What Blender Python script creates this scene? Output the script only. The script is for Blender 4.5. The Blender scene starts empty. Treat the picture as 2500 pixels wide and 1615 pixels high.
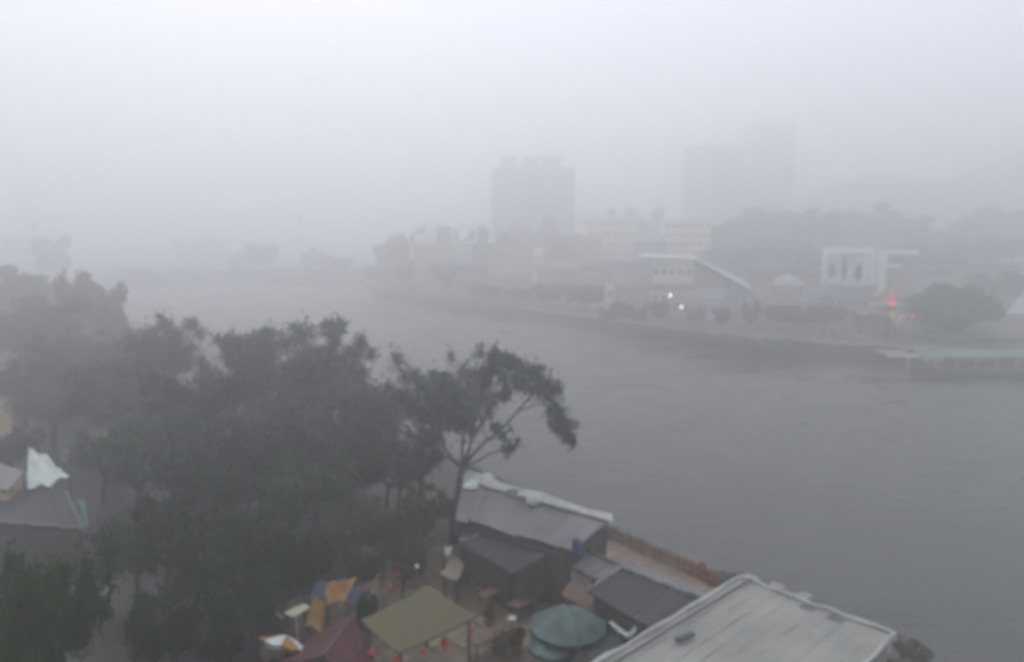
import bpy, math, random
import numpy as np
from mathutils import Vector, Matrix, noise as mnoise

random.seed(7); RNG = np.random.default_rng(7)
scene = bpy.context.scene
col = scene.collection

# ------------------------------------------------------------------ camera
F = 1819.0; CX, CY = 1250.0, 807.5; CAMZ = 20.0
PITCH = math.radians(7.1)
cam_d = bpy.data.cameras.new('camera'); cam = bpy.data.objects.new('camera', cam_d); col.objects.link(cam)
cam.location = (0, 0, CAMZ); cam.rotation_euler = (math.radians(90) - PITCH, 0, 0)
cam_d.sensor_width = 36; cam_d.lens = 36 * F / 2500; cam_d.clip_start = 0.1; cam_d.clip_end = 6000
cam_d.dof.use_dof = True; cam_d.dof.focus_distance = 1.6; cam_d.dof.aperture_fstop = 2.5
scene.camera = cam

# ------------------------------------------------------------------ sky, sun, exposure
SUN_EL, SUN_ROT = math.radians(48), math.radians(-20)
world = bpy.data.worlds.new('World'); scene.world = world; world.use_nodes = True
nt = world.node_tree; nt.nodes.clear()
out = nt.nodes.new('ShaderNodeOutputWorld')
sky = nt.nodes.new('ShaderNodeTexSky'); sky.sky_type = 'NISHITA'; sky.sun_disc = False
sky.sun_elevation = SUN_EL; sky.sun_rotation = SUN_ROT; sky.dust_density = 4.0; sky.air_density = 1.0
bg1 = nt.nodes.new('ShaderNodeBackground'); bg1.inputs[1].default_value = 0.05
nt.links.new(sky.outputs[0], bg1.inputs[0])
tc = nt.nodes.new('ShaderNodeTexCoord')
n1 = nt.nodes.new('ShaderNodeTexNoise'); n1.inputs['Scale'].default_value = 2.2; n1.inputs['Detail'].default_value = 2
nt.links.new(tc.outputs['Generated'], n1.inputs['Vector'])
cr = nt.nodes.new('ShaderNodeValToRGB')
cr.color_ramp.elements[0].position = 0.35; cr.color_ramp.elements[0].color = (0.80, 0.86, 0.97, 1)
cr.color_ramp.elements[1].position = 0.65; cr.color_ramp.elements[1].color = (0.90, 0.90, 1.0, 1)
nt.links.new(n1.outputs[0], cr.inputs[0])
bg2 = nt.nodes.new('ShaderNodeBackground'); bg2.inputs[1].default_value = 0.92
nt.links.new(cr.outputs[0], bg2.inputs[0])
mx = nt.nodes.new('ShaderNodeMixShader'); mx.inputs[0].default_value = 0.88
nt.links.new(bg1.outputs[0], mx.inputs[1]); nt.links.new(bg2.outputs[0], mx.inputs[2])
nt.links.new(mx.outputs[0], out.inputs[0])
sun_d = bpy.data.lights.new('sun', 'SUN'); sun_d.energy = 0.5; sun_d.angle = math.radians(25); sun_d.color = (1, 0.98, 0.95)
sun = bpy.data.objects.new('sun', sun_d); col.objects.link(sun)
sd = Vector((math.sin(SUN_ROT) * math.cos(SUN_EL), math.cos(SUN_ROT) * math.cos(SUN_EL), math.sin(SUN_EL)))
sun.rotation_euler = sd.to_track_quat('Z', 'Y').to_euler(); sun.location = (0, 0, 120)
scene.view_settings.view_transform = 'Standard'; scene.view_settings.look = 'None'
scene.view_settings.gamma = 1; scene.view_settings.exposure = 0.53; scene.view_settings.use_curve_mapping = False
scene.cycles.use_denoising = True
scene.cycles.volume_bounces = 14; scene.cycles.max_bounces = 18; scene.cycles.diffuse_bounces = 3
scene.cycles.glossy_bounces = 2; scene.cycles.transparent_max_bounces = 8; scene.cycles.caustics_reflective = False
HAZE_DENSITY = 0.0070; HAZE_TOP = 104

# ------------------------------------------------------------------ helpers
def ray(px, py):
    dx, dy = (px - CX) / F, (CY - py) / F
    c, s = math.cos(PITCH), math.sin(PITCH)
    return Vector((dx, c + dy * s, -s + dy * c))
def R(px, py, z):
    d = ray(px, py); t = (z - CAMZ) / d.z
    return Vector((d.x * t, d.y * t, z))
def at(px, py, Y):
    d = ray(px, py); t = Y / d.y
    return Vector((d.x * t, Y, CAMZ + d.z * t))

def mat(name, c, rough=0.8, c2=None, scale=1.5, bump=0.0, bscale=8.0, metal=0.0, spec=0.5, objrand=0.0, emit=None, estr=0, stretch=None, transl=0.0):
    m = bpy.data.materials.new(name); m.use_nodes = True
    t = m.node_tree; b = t.nodes['Principled BSDF']
    b.inputs['Roughness'].default_value = rough; b.inputs['Metallic'].default_value = metal
    b.inputs['Specular IOR Level'].default_value = 0.15 if name.startswith('leaf') else spec
    tc = t.nodes.new('ShaderNodeTexCoord'); src = tc.outputs['Object']
    if stretch:
        mp = t.nodes.new('ShaderNodeMapping'); mp.inputs['Scale'].default_value = stretch
        t.links.new(src, mp.inputs['Vector']); src = mp.outputs[0]
    n = t.nodes.new('ShaderNodeTexNoise'); n.inputs['Scale'].default_value = scale; n.inputs['Detail'].default_value = 5
    n.inputs['Roughness'].default_value = 0.6
    t.links.new(src, n.inputs['Vector'])
    r = t.nodes.new('ShaderNodeValToRGB'); r.color_ramp.elements[0].position = 0.32; r.color_ramp.elements[1].position = 0.68
    if c2 is None: c2 = tuple(v * 0.7 for v in c)
    r.color_ramp.elements[0].color = (*c2, 1); r.color_ramp.elements[1].color = (*c, 1)
    t.links.new(n.outputs[0], r.inputs[0]); cout = r.outputs[0]
    if objrand:
        oi = t.nodes.new('ShaderNodeObjectInfo'); mr = t.nodes.new('ShaderNodeMapRange')
        mr.inputs['To Min'].default_value = 1 - objrand; mr.inputs['To Max'].default_value = 1 + objrand
        t.links.new(oi.outputs['Random'], mr.inputs['Value'])
        hs = t.nodes.new('ShaderNodeHueSaturation'); t.links.new(mr.outputs[0], hs.inputs['Value'])
        t.links.new(cout, hs.inputs['Color']); cout = hs.outputs[0]
    t.links.new(cout, b.inputs['Base Color'])
    if bump:
        n2 = t.nodes.new('ShaderNodeTexNoise'); n2.inputs['Scale'].default_value = bscale; n2.inputs['Detail'].default_value = 4
        t.links.new(src, n2.inputs['Vector'])
        bp = t.nodes.new('ShaderNodeBump'); bp.inputs['Strength'].default_value = bump; bp.inputs['Distance'].default_value = 0.1
        t.links.new(n2.outputs[0], bp.inputs['Height']); t.links.new(bp.outputs[0], b.inputs['Normal'])
    if transl:
        tr = t.nodes.new('ShaderNodeBsdfTranslucent'); t.links.new(cout, tr.inputs[0])
        ms = t.nodes.new('ShaderNodeMixShader'); ms.inputs[0].default_value = transl
        t.links.new(b.outputs[0], ms.inputs[1]); t.links.new(tr.outputs[0], ms.inputs[2])
        t.links.new(ms.outputs[0], t.nodes['Material Output'].inputs['Surface'])
    if emit:
        b.inputs['Emission Color'].default_value = (*emit, 1); b.inputs['Emission Strength'].default_value = estr
    return m

M = {}
M['leaf'] = mat('leaf_dark', (0.058, 0.088, 0.050), 0.5, (0.020, 0.032, 0.020), 0.35, objrand=0.45, transl=0.2)
M['leaf_mid'] = mat('leaf_mauve_grey', (0.110, 0.108, 0.096), 0.6, (0.055, 0.056, 0.050), 0.35, objrand=0.3, transl=0.2)
M['leaf_round'] = mat('leaf_round', (0.075, 0.160, 0.065), 0.6, (0.035, 0.075, 0.035), 0.3, transl=0.15)
M['leaf_far'] = mat('leaf_far', (0.050, 0.070, 0.052), 0.7, (0.028, 0.040, 0.034), 0.3, objrand=0.3, transl=0.1)
M['leaf_bright'] = mat('leaf_bright', (0.045, 0.115, 0.008), 0.6, (0.008, 0.024, 0.003), 0.7, objrand=0.15, transl=0.2)
M['leaf_pale'] = mat('leaf_pale', (0.13, 0.18, 0.09), 0.6, (0.08, 0.12, 0.06), 0.4, objrand=0.2, transl=0.2)
M['leaf_olive'] = mat('leaf_olive', (0.165, 0.142, 0.090), 0.7, (0.075, 0.066, 0.042), 0.6, objrand=0.25, transl=0.15)
M['bark'] = mat('bark', (0.055, 0.045, 0.045), 0.9, (0.03, 0.025, 0.025), 3, 0.4)
M['earth'] = mat('wet_earth', (0.036, 0.033, 0.026), 0.6, (0.016, 0.016, 0.013), 0.25, 0.5, 3)
M['grass'] = mat('far_grass', (0.09, 0.10, 0.07), 0.9, (0.06, 0.06, 0.05), 0.08)
M['paver'] = mat('paver', (0.200, 0.150, 0.095), 0.55, (0.080, 0.064, 0.044), 0.45, 0.3, 9, objrand=0.3)
M['asphalt'] = mat('wet_asphalt', (0.05, 0.052, 0.056), 0.35, (0.03, 0.032, 0.035), 0.4, 0.3, 12)
M['dark_wall'] = mat('dark_board_wall', (0.06, 0.052, 0.045), 0.8, (0.035, 0.03, 0.027), 1)
M['stone'] = mat('quay_stone', (0.10, 0.085, 0.07), 0.7, (0.045, 0.05, 0.038), 0.6, 0.4, 4, objrand=0.25)
M['white_metal'] = mat('white_sheet_metal', (0.285, 0.285, 0.255), 0.5, (0.20, 0.205, 0.185), 0.35, 0.15, 3, objrand=0.06)
M['grey_metal'] = mat('mauve_sheet_metal', (0.19, 0.175, 0.18), 0.5, (0.12, 0.11, 0.115), 0.5, 0.2, 3, objrand=0.12)
M['pale_edge'] = mat('pale_flashing', (0.44, 0.45, 0.42), 0.5, (0.26, 0.27, 0.26), 1)
M['dim_edge'] = mat('dim_flashing', (0.26, 0.25, 0.25), 0.6, (0.10, 0.10, 0.10), 1.5)
M['dark_roof'] = mat('dark_felt', (0.028, 0.029, 0.032), 0.6, (0.018, 0.019, 0.021), 0.8, 0.2, objrand=0.15)
M['beige_tarp'] = mat('beige_tarpaulin', (0.088, 0.078, 0.026), 0.7, (0.070, 0.062, 0.022), 0.6, 0.1, 2)
M['maroon'] = mat('maroon_cloth', (0.095, 0.014, 0.022), 0.7, (0.05, 0.010, 0.014), 1, 0.2)
M['khaki'] = mat('khaki_canvas', (0.20, 0.175, 0.12), 0.7, (0.14, 0.12, 0.08), 1)
M['green_cloth'] = mat('sea_green_cloth', (0.085, 0.135, 0.118), 0.6, (0.022, 0.042, 0.038), 1.3, objrand=0.25)
M['orange'] = mat('orange_tarpaulin', (0.27, 0.115, 0.012), 0.6, (0.13, 0.06, 0.012), 1.2)
M['yellow'] = mat('yellow_cloth', (0.32, 0.18, 0.03), 0.6, (0.18, 0.10, 0.02), 1.5)
M['brown_cloth'] = mat('brown_cloth', (0.16, 0.10, 0.06), 0.7, (0.10, 0.06, 0.04), 1.5)
M['blue_cloth'] = mat('blue_tarpaulin', (0.075, 0.095, 0.16), 0.6, (0.045, 0.06, 0.11), 1)
M['slate_cloth'] = mat('slate_tarpaulin', (0.07, 0.085, 0.095), 0.6, (0.04, 0.05, 0.055), 1)
M['white'] = mat('white_paint', (0.84, 0.86, 0.80), 0.5, (0.70, 0.72, 0.68), 0.3)
M['white_cloth'] = mat('white_cloth', (0.62, 0.68, 0.64), 0.6, (0.42, 0.48, 0.45), 1.2)
M['cream'] = mat('cream_plaster', (0.76, 0.72, 0.54), 0.8, (0.64, 0.60, 0.44), 0.3, objrand=0.05)
M['tan'] = mat('tan_wood', (0.30, 0.22, 0.14), 0.7, (0.18, 0.13, 0.09), 1.5, objrand=0.2)
M['wall'] = mat('grey_plaster', (0.30, 0.29, 0.28), 0.8, (0.2, 0.19, 0.18), 0.5)
M['brown_wall'] = mat('ochre_plaster', (0.50, 0.36, 0.23), 0.8, (0.36, 0.26, 0.17), 0.3, objrand=0.1)
M['pink_wall'] = mat('terracotta_plaster', (0.48, 0.29, 0.22), 0.8, (0.34, 0.21, 0.17), 0.3, objrand=0.1)
M['blue_roof'] = mat('blue_grey_roof', (0.16, 0.17, 0.21), 0.6, (0.11, 0.12, 0.15), 0.4)
M['red_roof'] = mat('rust_roof', (0.24, 0.13, 0.10), 0.7, (0.16, 0.10, 0.08), 0.4)
M['concrete'] = mat('tower_concrete', (0.30, 0.29, 0.30), 0.8, (0.24, 0.23, 0.24), 0.05)
M['glass'] = mat('dark_glass', (0.05, 0.055, 0.065), 0.2, (0.03, 0.035, 0.04), 0.5)
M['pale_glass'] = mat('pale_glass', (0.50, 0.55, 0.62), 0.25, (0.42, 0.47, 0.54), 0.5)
M['red'] = mat('red_paint', (0.34, 0.045, 0.035), 0.6, (0.18, 0.03, 0.025), 2)
M['lantern'] = mat('lantern_red', (0.50, 0.05, 0.035), 0.5, (0.3, 0.03, 0.02), 2, emit=(1, 0.06, 0.03), estr=0.03)
M['gold'] = mat('gold_trim', (0.45, 0.3, 0.08), 0.4)
M['neon'] = mat('red_neon', (0.7, 0.03, 0.05), 0.5, emit=(1, 0.03, 0.06), estr=1.6)
M['amber'] = mat('amber_light', (0.7, 0.5, 0.2), 0.5, emit=(1, 0.62, 0.2), estr=.25)
M['lamp'] = mat('white_lamp', (0.9, 0.9, 0.9), 0.5, emit=(1, 1, 1), estr=3)
M['green_roof'] = mat('green_awning', (0.14, 0.24, 0.19), 0.6, (0.09, 0.15, 0.12), 0.5)
M['hull'] = mat('dark_hull', (0.03, 0.035, 0.045), 0.5)
M['metal'] = mat('dark_metal', (0.06, 0.06, 0.065), 0.5)
M['skin'] = mat('skin', (0.42, 0.28, 0.20), 0.6, (0.38, 0.25, 0.18), 4)
M['navy'] = mat('navy_cloth', (0.03, 0.04, 0.09), 0.8)
M['black'] = mat('black_cloth', (0.02, 0.02, 0.025), 0.8)
M['teal'] = mat('teal_cloth', (0.04, 0.20, 0.15), 0.6, (0.03, 0.13, 0.10), 1)
M['blue_plastic'] = mat('blue_plastic', (0.03, 0.05, 0.16), 0.4)

class MB:
    def __init__(s): s.v = []; s.f = []
    def add(s, vs, fs):
        o = len(s.v); s.v += [Vector(v) for v in vs]; s.f += [tuple(i + o for i in f) for f in fs]; return s
    def prism(s, pts, dz):
        """closed prism from an ordered 3D outline dropped by dz"""
        n = len(pts); p = [Vector(q) for q in pts]; lo = [q - Vector((0, 0, dz)) for q in p]
        fs = [tuple(range(n)), tuple(range(2 * n - 1, n - 1, -1))] + [(i, i + n, (i + 1) % n + n, (i + 1) % n) for i in range(n)]
        return s.add(p + lo, fs)
    def box(s, c, sz, rz=0.0):
        c = Vector(c); hx, hy, hz = sz[0] / 2, sz[1] / 2, sz[2] / 2
        m = Matrix.Rotation(rz, 3, 'Z')
        vs = [c + m @ Vector((x * hx, y * hy, z * hz)) for z in (-1, 1) for x, y in ((-1, -1), (1, -1), (1, 1), (-1, 1))]
        return s.add(vs, [(3, 2, 1, 0), (4, 5, 6, 7), (0, 1, 5, 4), (1, 2, 6, 5), (2, 3, 7, 6), (3, 0, 4, 7)])
    def tube(s, pts, rs, n=7):
        pts = [Vector(p) for p in pts]
        if not hasattr(rs, '__len__'): rs = [rs] * len(pts)
        vs = []; up = Vector((0.13, 0.31, 0.94))
        for i, p in enumerate(pts):
            d = (pts[min(i + 1, len(pts) - 1)] - pts[max(i - 1, 0)]).normalized()
            a = d.cross(up if abs(d.dot(up)) < 0.95 else Vector((1, 0, 0))).normalized(); b = d.cross(a)
            for k in range(n):
                t = 2 * math.pi * k / n; vs.append(p + (a * math.cos(t) + b * math.sin(t)) * rs[i])
        fs = [(i * n + k, i * n + (k + 1) % n, (i + 1) * n + (k + 1) % n, (i + 1) * n + k) for i in range(len(pts) - 1) for k in range(n)]
        fs += [tuple(range(n))[::-1], tuple((len(pts) - 1) * n + k for k in range(n))]
        return s.add(vs, fs)
    def lathe(s, c, prof, n=12):
        c = Vector(c); vs = [c + Vector((r * math.cos(2 * math.pi * k / n), r * math.sin(2 * math.pi * k / n), z)) for r, z in prof for k in range(n)]
        fs = [(i * n + k, i * n + (k + 1) % n, (i + 1) * n + (k + 1) % n, (i + 1) * n + k) for i in range(len(prof) - 1) for k in range(n)]
        fs += [tuple(range(n))[::-1], tuple((len(prof) - 1) * n + k for k in range(n))]
        return s.add(vs, fs)
    def build(s, name, m, parent=None, origin=None, smooth=False, kind=None):
        o0 = Vector(origin) if origin is not None else (parent_world(parent) if parent else Vector((0, 0, 0)))
        me = bpy.data.meshes.new(name); me.from_pydata([tuple(v - o0) for v in s.v], [], s.f); me.update()
        me.materials.append(m)
        if smooth: me.shade_smooth()
        o = bpy.data.objects.new(name, me); col.objects.link(o)
        if parent: o.parent = parent
        if origin is not None and not parent: o.location = o0
        if kind: o['kind'] = kind
        return o
def parent_world(p):
    v = Vector((0, 0, 0))
    while p: v += p.location; p = p.parent
    return v

def tag(o, label=None, cat=None, group=None, kind=None):
    if label: o['label'] = label
    if cat: o['category'] = cat
    if group: o['group'] = group
    if kind: o['kind'] = kind
    return o
def empty(name, loc, label, cat, group=None):
    o = bpy.data.objects.new(name, None); col.objects.link(o); o.location = loc; o.empty_display_size = 0.3
    return tag(o, label, cat, group)
def copy_tree(o, parent=None):
    c = o.copy(); col.objects.link(c); c.parent = parent
    for ch in list(o.children): copy_tree(ch, c)
    return c
def lerp(a, b, t): return a + (b - a) * t

# ------------------------------------------------------------------ water
W = MB(); nx = 2
W.add([(-1500, -300, 0), (1500, -300, 0), (1500, 1500, 0), (-1500, 1500, 0)], [(0, 1, 2, 3)])
wm = bpy.data.materials.new('lake_water'); wm.use_nodes = True; t = wm.node_tree; b = t.nodes['Principled BSDF']
b.inputs['IOR'].default_value = 1.33
tcw = t.nodes.new('ShaderNodeTexCoord'); mp = t.nodes.new('ShaderNodeMapping'); mp.inputs['Scale'].default_value = (1, 1.7, 1)
mp.inputs['Rotation'].default_value = (0, 0, 0.5)
t.links.new(tcw.outputs['Object'], mp.inputs[0])
def wn(scale, det):
    n = t.nodes.new('ShaderNodeTexNoise'); n.inputs['Scale'].default_value = scale; n.inputs['Detail'].default_value = det
    t.links.new(mp.outputs[0], n.inputs['Vector']); return n
g = wn(0.07, 7); n_s = wn(1.1, 5); n_b = wn(0.22, 3)
g.inputs['Distortion'].default_value = 0.9
rr = t.nodes.new('ShaderNodeMapRange'); rr.inputs['From Min'].default_value = 0.35; rr.inputs['From Max'].default_value = 0.65
rr.inputs['To Min'].default_value = 0.2; rr.inputs['To Max'].default_value = 0.6
t.links.new(g.outputs[0], rr.inputs['Value']); t.links.new(rr.outputs[0], b.inputs['Roughness'])
cw = t.nodes.new('ShaderNodeValToRGB'); cw.color_ramp.elements[0].position = 0.36; cw.color_ramp.elements[1].position = 0.66
cw.color_ramp.elements[0].color = (0.055, 0.060, 0.055, 1); cw.color_ramp.elements[1].color = (0.105, 0.110, 0.100, 1)
t.links.new(g.outputs[0], cw.inputs[0]); t.links.new(cw.outputs[0], b.inputs['Base Color'])
ad = t.nodes.new('ShaderNodeMath'); ad.operation = 'MULTIPLY_ADD'; ad.inputs[1].default_value = 2.0
t.links.new(n_b.outputs[0], ad.inputs[0]); t.links.new(n_s.outputs[0], ad.inputs[2])
bp = t.nodes.new('ShaderNodeBump'); bp.inputs['Strength'].default_value = 0.55; bp.inputs['Distance'].default_value = 0.22
t.links.new(ad.outputs[0], bp.inputs['Height']); t.links.new(bp.outputs[0], b.inputs['Normal'])
W.build('lake_water', wm, kind='structure')

# ------------------------------------------------------------------ far bank terrain and quay
SH = [(-900, 250), (-450, 285), (-250, 300), (-158, 304), (-110, 322), (-62, 312), (-50, 262), (-34, 228), (-17, 203), (5, 178), (25, 148), (42, 124), (62, 116), (76, 110), (130, 98), (300, 70), (900, 20)]
def lerp_(a, b, t): return a + (b - a) * t
def sm(a, b, x):
    t = min(1, max(0, (x - a) / (b - a))); return t * t * (3 - 2 * t)
def shore_dist(x, y):
    """distance outward beyond the far shoreline along the ray from the camera"""
    ang = math.atan2(x, y); best = None
    for (x0, y0), (x1, y1) in zip(SH, SH[1:]):
        a0, a1 = math.atan2(x0, y0), math.atan2(x1, y1)
        if a0 <= ang <= a1:
            # ray/segment intersection
            dx, dy = math.sin(ang), math.cos(ang); ex, ey = x1 - x0, y1 - y0
            den = dx * ey - dy * ex
            r = (x0 * ey - y0 * ex) / den
            return math.hypot(x, y) - r
    return 50
def far_z(x, y, d=None):
    if d is None: d = shore_dist(x, y)
    rt = sm(10, 60, x) * 0.9 + 0.1
    z = 3.0 + sm(18, 130, d) * 9 * rt + sm(150, 420, d) * 22 * sm(40, 160, x)
    return z
rows = [0, 1.2, 6, 14, 24, 40, 60, 90, 130, 190, 280, 420, 700, 1150]
SHd = []
for (a, b_) in zip(SH, SH[1:]):
    for k in range(4): SHd.append((lerp(a[0], b_[0], k / 4), lerp(a[1], b_[1], k / 4)))
SHd.append(SH[-1])
T = MB(); vs = []
for d in rows:
    for (x, y) in SHd:
        r = math.hypot(x, y); k = 1 + d / r
        wob = 0 if d < 3 else mnoise.noise(Vector((x * 0.03, y * 0.03, d * 0.05))) * min(d * 0.03, 2)
        vs.append((x * k, y * k, far_z(x * k, y * k, d) + wob))
n = len(SHd)
T.add(vs, [(i * n + j, i * n + j + 1, (i + 1) * n + j + 1, (i + 1) * n + j) for i in range(len(rows) - 1) for j in range(n - 1)])
T.build('far_bank_ground', M['grass'], kind='structure')
# far wooded hills
hv = MB(); hp = [(1900, 520), (1960, 500), (2050, 445), (2120, 420), (2200, 428), (2270, 445), (2350, 430), (2430, 395), (2520, 355), (2650, 320), (2850, 300), (3200, 330)]
hs = []
for (a_, b_) in zip(hp, hp[1:]):
    for k in range(6): hs.append((lerp_(a_[0], b_[0], k / 6), lerp_(a_[1], b_[1], k / 6)))
for px, py in hs:
    top = at(px, py, 470); x = top.x; zt = top.z + 3.0 * mnoise.noise(Vector((px * .02, 0, 1))) + 1.5 * mnoise.noise(Vector((px * .06, 0, 4)))
    for y, f in ((380, 0), (400, .25), (425, .6), (450, .88), (470, 1), (500, .92), (560, .5), (640, 0)):
        hv.v.append(Vector((x * y / 470, y, 8 + (zt - 8) * f + 2.0 * mnoise.noise(Vector((x * .06, y * .05, 2))) * (f > 0))))
hv.f = [(i * 8 + j, (i + 1) * 8 + j, (i + 1) * 8 + j + 1, i * 8 + j + 1) for i in range(len(hs) - 1) for j in range(7)]
hv.build('hills', M['leaf_far'], smooth=True, kind='structure')
# quay wall: root structure with stone blocks on the stretch where the courses can be seen
qw = MB()
for (a, b_) in zip(SHd, SHd[1:]):
    a, b_ = Vector((*a, 0)), Vector((*b_, 0)); ra, rb = a.normalized(), b_.normalized()
    qw.add([a + ra * .3 + Vector((0, 0, -2)), b_ + rb * .3 + Vector((0, 0, -2)), b_ + rb * .3 + Vector((0, 0, 2.98)), a + ra * .3 + Vector((0, 0, 2.98))], [(0, 1, 2, 3)])
quay = qw.build('quay_wall', M['stone'], kind='structure')
bm_ = MB().box((0, 0, 0), (2.3, 0.5, 0.9)); block0 = None
cp0 = None
def polywalk(P, step):
    outp = []
    for (a, b_) in zip(P, P[1:]):
        a, b_ = Vector(a), Vector(b_); L = (b_ - a).length; k = max(1, round(L / step))
        for i in range(k): outp.append((a + (b_ - a) * ((i + .5) / k), math.atan2(b_.y - a.y, b_.x - a.x), L / k))
    return outp
for row in range(3):
    for p, ang, L in polywalk([(5, 178, 0), (25, 148, 0), (42, 124, 0), (62, 116, 0), (76, 110, 0)], 2.4):
        if random.random() < 0.04: continue
        if block0 is None:
            block0 = bm_.build('stone_block', M['stone'], quay); o = block0
        else:
            o = block0.copy(); col.objects.link(o)
        o.location = (p.x + random.uniform(-.05, .05), p.y + .12 + random.uniform(-.05, .05), 0.45 + row * 0.94)
        o.rotation_euler.z = ang
for p, ang, L in polywalk([(-17, 203, 0), (5, 178, 0), (25, 148, 0), (42, 124, 0), (62, 116, 0), (76, 110, 0)], 4):
    if cp0 is None:
        cp0 = MB().box((0, 0, 0), (3.95, 1.0, 0.28)).build('coping_stone', M['wall'], quay); o = cp0
    else:
        o = cp0.copy(); col.objects.link(o)
    o.location = (p.x, p.y + .2, 3.1); o.rotation_euler.z = ang

# ------------------------------------------------------------------ near bank
NS = [(900, 5), (60, 14), (24, 24), (17.6, 31), (12.6, 38.5), (7.6, 45.5), (2, 53), (-6, 64), (-18, 84), (-40, 118), (-75, 160), (-130, 200), (-260, 230), (-900, 190), (-900, -200), (900, -200)]
NB = MB().prism([(x, y, 1.0) for x, y in NS], 3.0)
NB.build('near_bank_ground', M['earth'], kind='structure')
rv = MB()
for (a, b_) in zip(NS[1:12], NS[2:12]):
    a = Vector((*a, 0)); b_ = Vector((*b_, 0)); d = (b_ - a); L = d.length; c = (a + b_) / 2; rv.box((c.x, c.y, 0.1), (L * 1.01, 0.5, 2.2), math.atan2(d.y, d.x))
rv.build('shore_wall', M['stone'], kind='structure')
# street on the left
S0 = MB(); S0.prism([R(395, 1700, 1.05), R(690, 1700, 1.05), R(500, 1230, 1.05), R(330, 1100, 1.05), R(240, 1100, 1.05), R(330, 1260, 1.05)], 0.04)
S0.build('street', M['asphalt'], kind='structure')

# ------------------------------------------------------------------ trees
def leaves(centers, per, size, el=(1, 1, 1), droop=0.0, rng=RNG, soft=False):
    """leaf-sized quads in clumps; centers: list of (x,y,z,r)"""
    V = []; 
    for (x, y, z, r) in centers:
        k = int(per * (0.6 + 0.8 * rng.random()))
        u = rng.normal(size=(k, 3)); u /= np.linalg.norm(u, axis=1)[:, None]
        rad = r * (0.35 + 0.65 * rng.random(k) ** 0.6)
        if soft: rad = r * np.minimum(np.abs(rng.normal(size=k)) * .72, 2.0)
        # lumpy outline
        lump = 1 + 0.28 * np.sin(u[:, 0] * 5 + x) * np.cos(u[:, 2] * 4 + y * 3)
        c = u * (rad * lump)[:, None] * np.array(el) + np.array([x, y, z])
        c[:, 2] -= droop * rng.random(k) * r
        a = rng.normal(size=(k, 3)); a[:, 2] -= droop * 1.5; a /= np.linalg.norm(a, axis=1)[:, None]
        b = rng.normal(size=(k, 3)); b -= a * np.sum(a * b, axis=1)[:, None]; b /= np.linalg.norm(b, axis=1)[:, None]
        s = size * (0.6 + 0.8 * rng.random(k))[:, None]
        q = np.stack([c - a * s, c + b * s * 0.45, c + a * s, c - b * s * 0.45], axis=1)
        V.append(q.reshape(-1, 3))
    return np.concatenate(V)
def leaf_mesh(name, V, m):
    n = len(V) // 4; me = bpy.data.meshes.new(name)
    me.vertices.add(len(V)); me.vertices.foreach_set('co', V.astype(np.float32).ravel())
    me.loops.add(n * 4); me.loops.foreach_set('vertex_index', np.arange(n * 4, dtype=np.int32))
    me.polygons.add(n); me.polygons.foreach_set('loop_start', np.arange(0, n * 4, 4, dtype=np.int32))
    me.update(calc_edges=True); me.materials.append(m); return me
def tree_variant(seed, H=12.0, W_=9.0, nclump=26, per=260, leaf=0.26, fork=0.3, lean=0.8, flat=0.75, low=0.42, twigs=True, cs=1.0):
    rnd = random.Random(seed); rng = np.random.default_rng(seed)
    tm = MB(); fz = H * fork
    tm.tube([(0, 0, -0.4), (0.1, 0, fz * .5), (0.25 * lean, 0, fz)], [H * .035, H * .028, H * .024], 8)
    base = Vector((0.25 * lean, 0, fz)); cl = []
    nl = 6
    for i in range(nl):
        a = 2 * math.pi * i / nl + rnd.uniform(-.4, .4); rad = W_ * .5 * rnd.uniform(.35, .75)
        zt = H * rnd.uniform(.62, .86)
        tip = Vector((math.cos(a) * rad + lean * (zt / H) * 1.6, math.sin(a) * rad, zt))
        mid = base.lerp(tip, .5) + Vector((rnd.uniform(-.4, .4), rnd.uniform(-.4, .4), -rnd.uniform(0, .6)))
        tm.tube([base, mid, tip], [H * .016, H * .010, H * .004], 6)
        for j in range(max(2, nclump // nl)):
            t0 = rnd.uniform(.35, 1.0); s = mid.lerp(tip, max(0, t0 * 2 - 1)) if t0 > .5 else base.lerp(mid, t0 * 2)
            a2 = a + rnd.uniform(-1.1, 1.1); ext = rnd.uniform(.1, .3) * W_
            e = s + Vector((math.cos(a2) * ext, math.sin(a2) * ext, rnd.uniform(-.05, .16) * H))
            e.z = min(max(e.z, H * low), H * .93); e.x += lean * .4
            if twigs: tm.tube([s, s.lerp(e, .5) + Vector((0, 0, .15)), e], [H * .007, H * .004, H * .0015], 5)
            cl.append((e.x, e.y, e.z, W_ * rnd.uniform(.09, .20) * cs))
    top = H
    me_t = bpy.data.meshes.new('trunk'); me_t.from_pydata([tuple(v) for v in tm.v], [], tm.f); me_t.update(); me_t.materials.append(M['bark'])
    V = leaves(cl, per, leaf, (1.1, 1.1, flat), droop=.35, rng=rng, soft=twigs)
    return me_t, leaf_mesh('crown', V, M['leaf']), V[:, 2].max(), (V[:, 0].max() - V[:, 0].min())
NEARV = [tree_variant(s, nclump=nc, per=pr, lean=ln, W_=w, low=lo, cs=.72, leaf=.22) for s, nc, pr, ln, w, lo in
         ((11, 74, 230, 1.3, 10.5, .20), (12, 66, 230, 1.8, 9.5, .22), (13, 88, 210, 1.1, 11.5, .14), (14, 62, 250, 1.6, 9.0, .22), (15, 40, 140, 1.9, 10.0, .38))]
FARV = [tree_variant(s, nclump=46, per=130, leaf=.5, lean=.4, W_=w, fork=fk, low=lo, twigs=False) for s, w, fk, lo in
        ((31, 10.5, .18, .16), (32, 9.5, .2, .22), (33, 12, .15, .14), (34, 9, .22, .2))]
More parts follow.
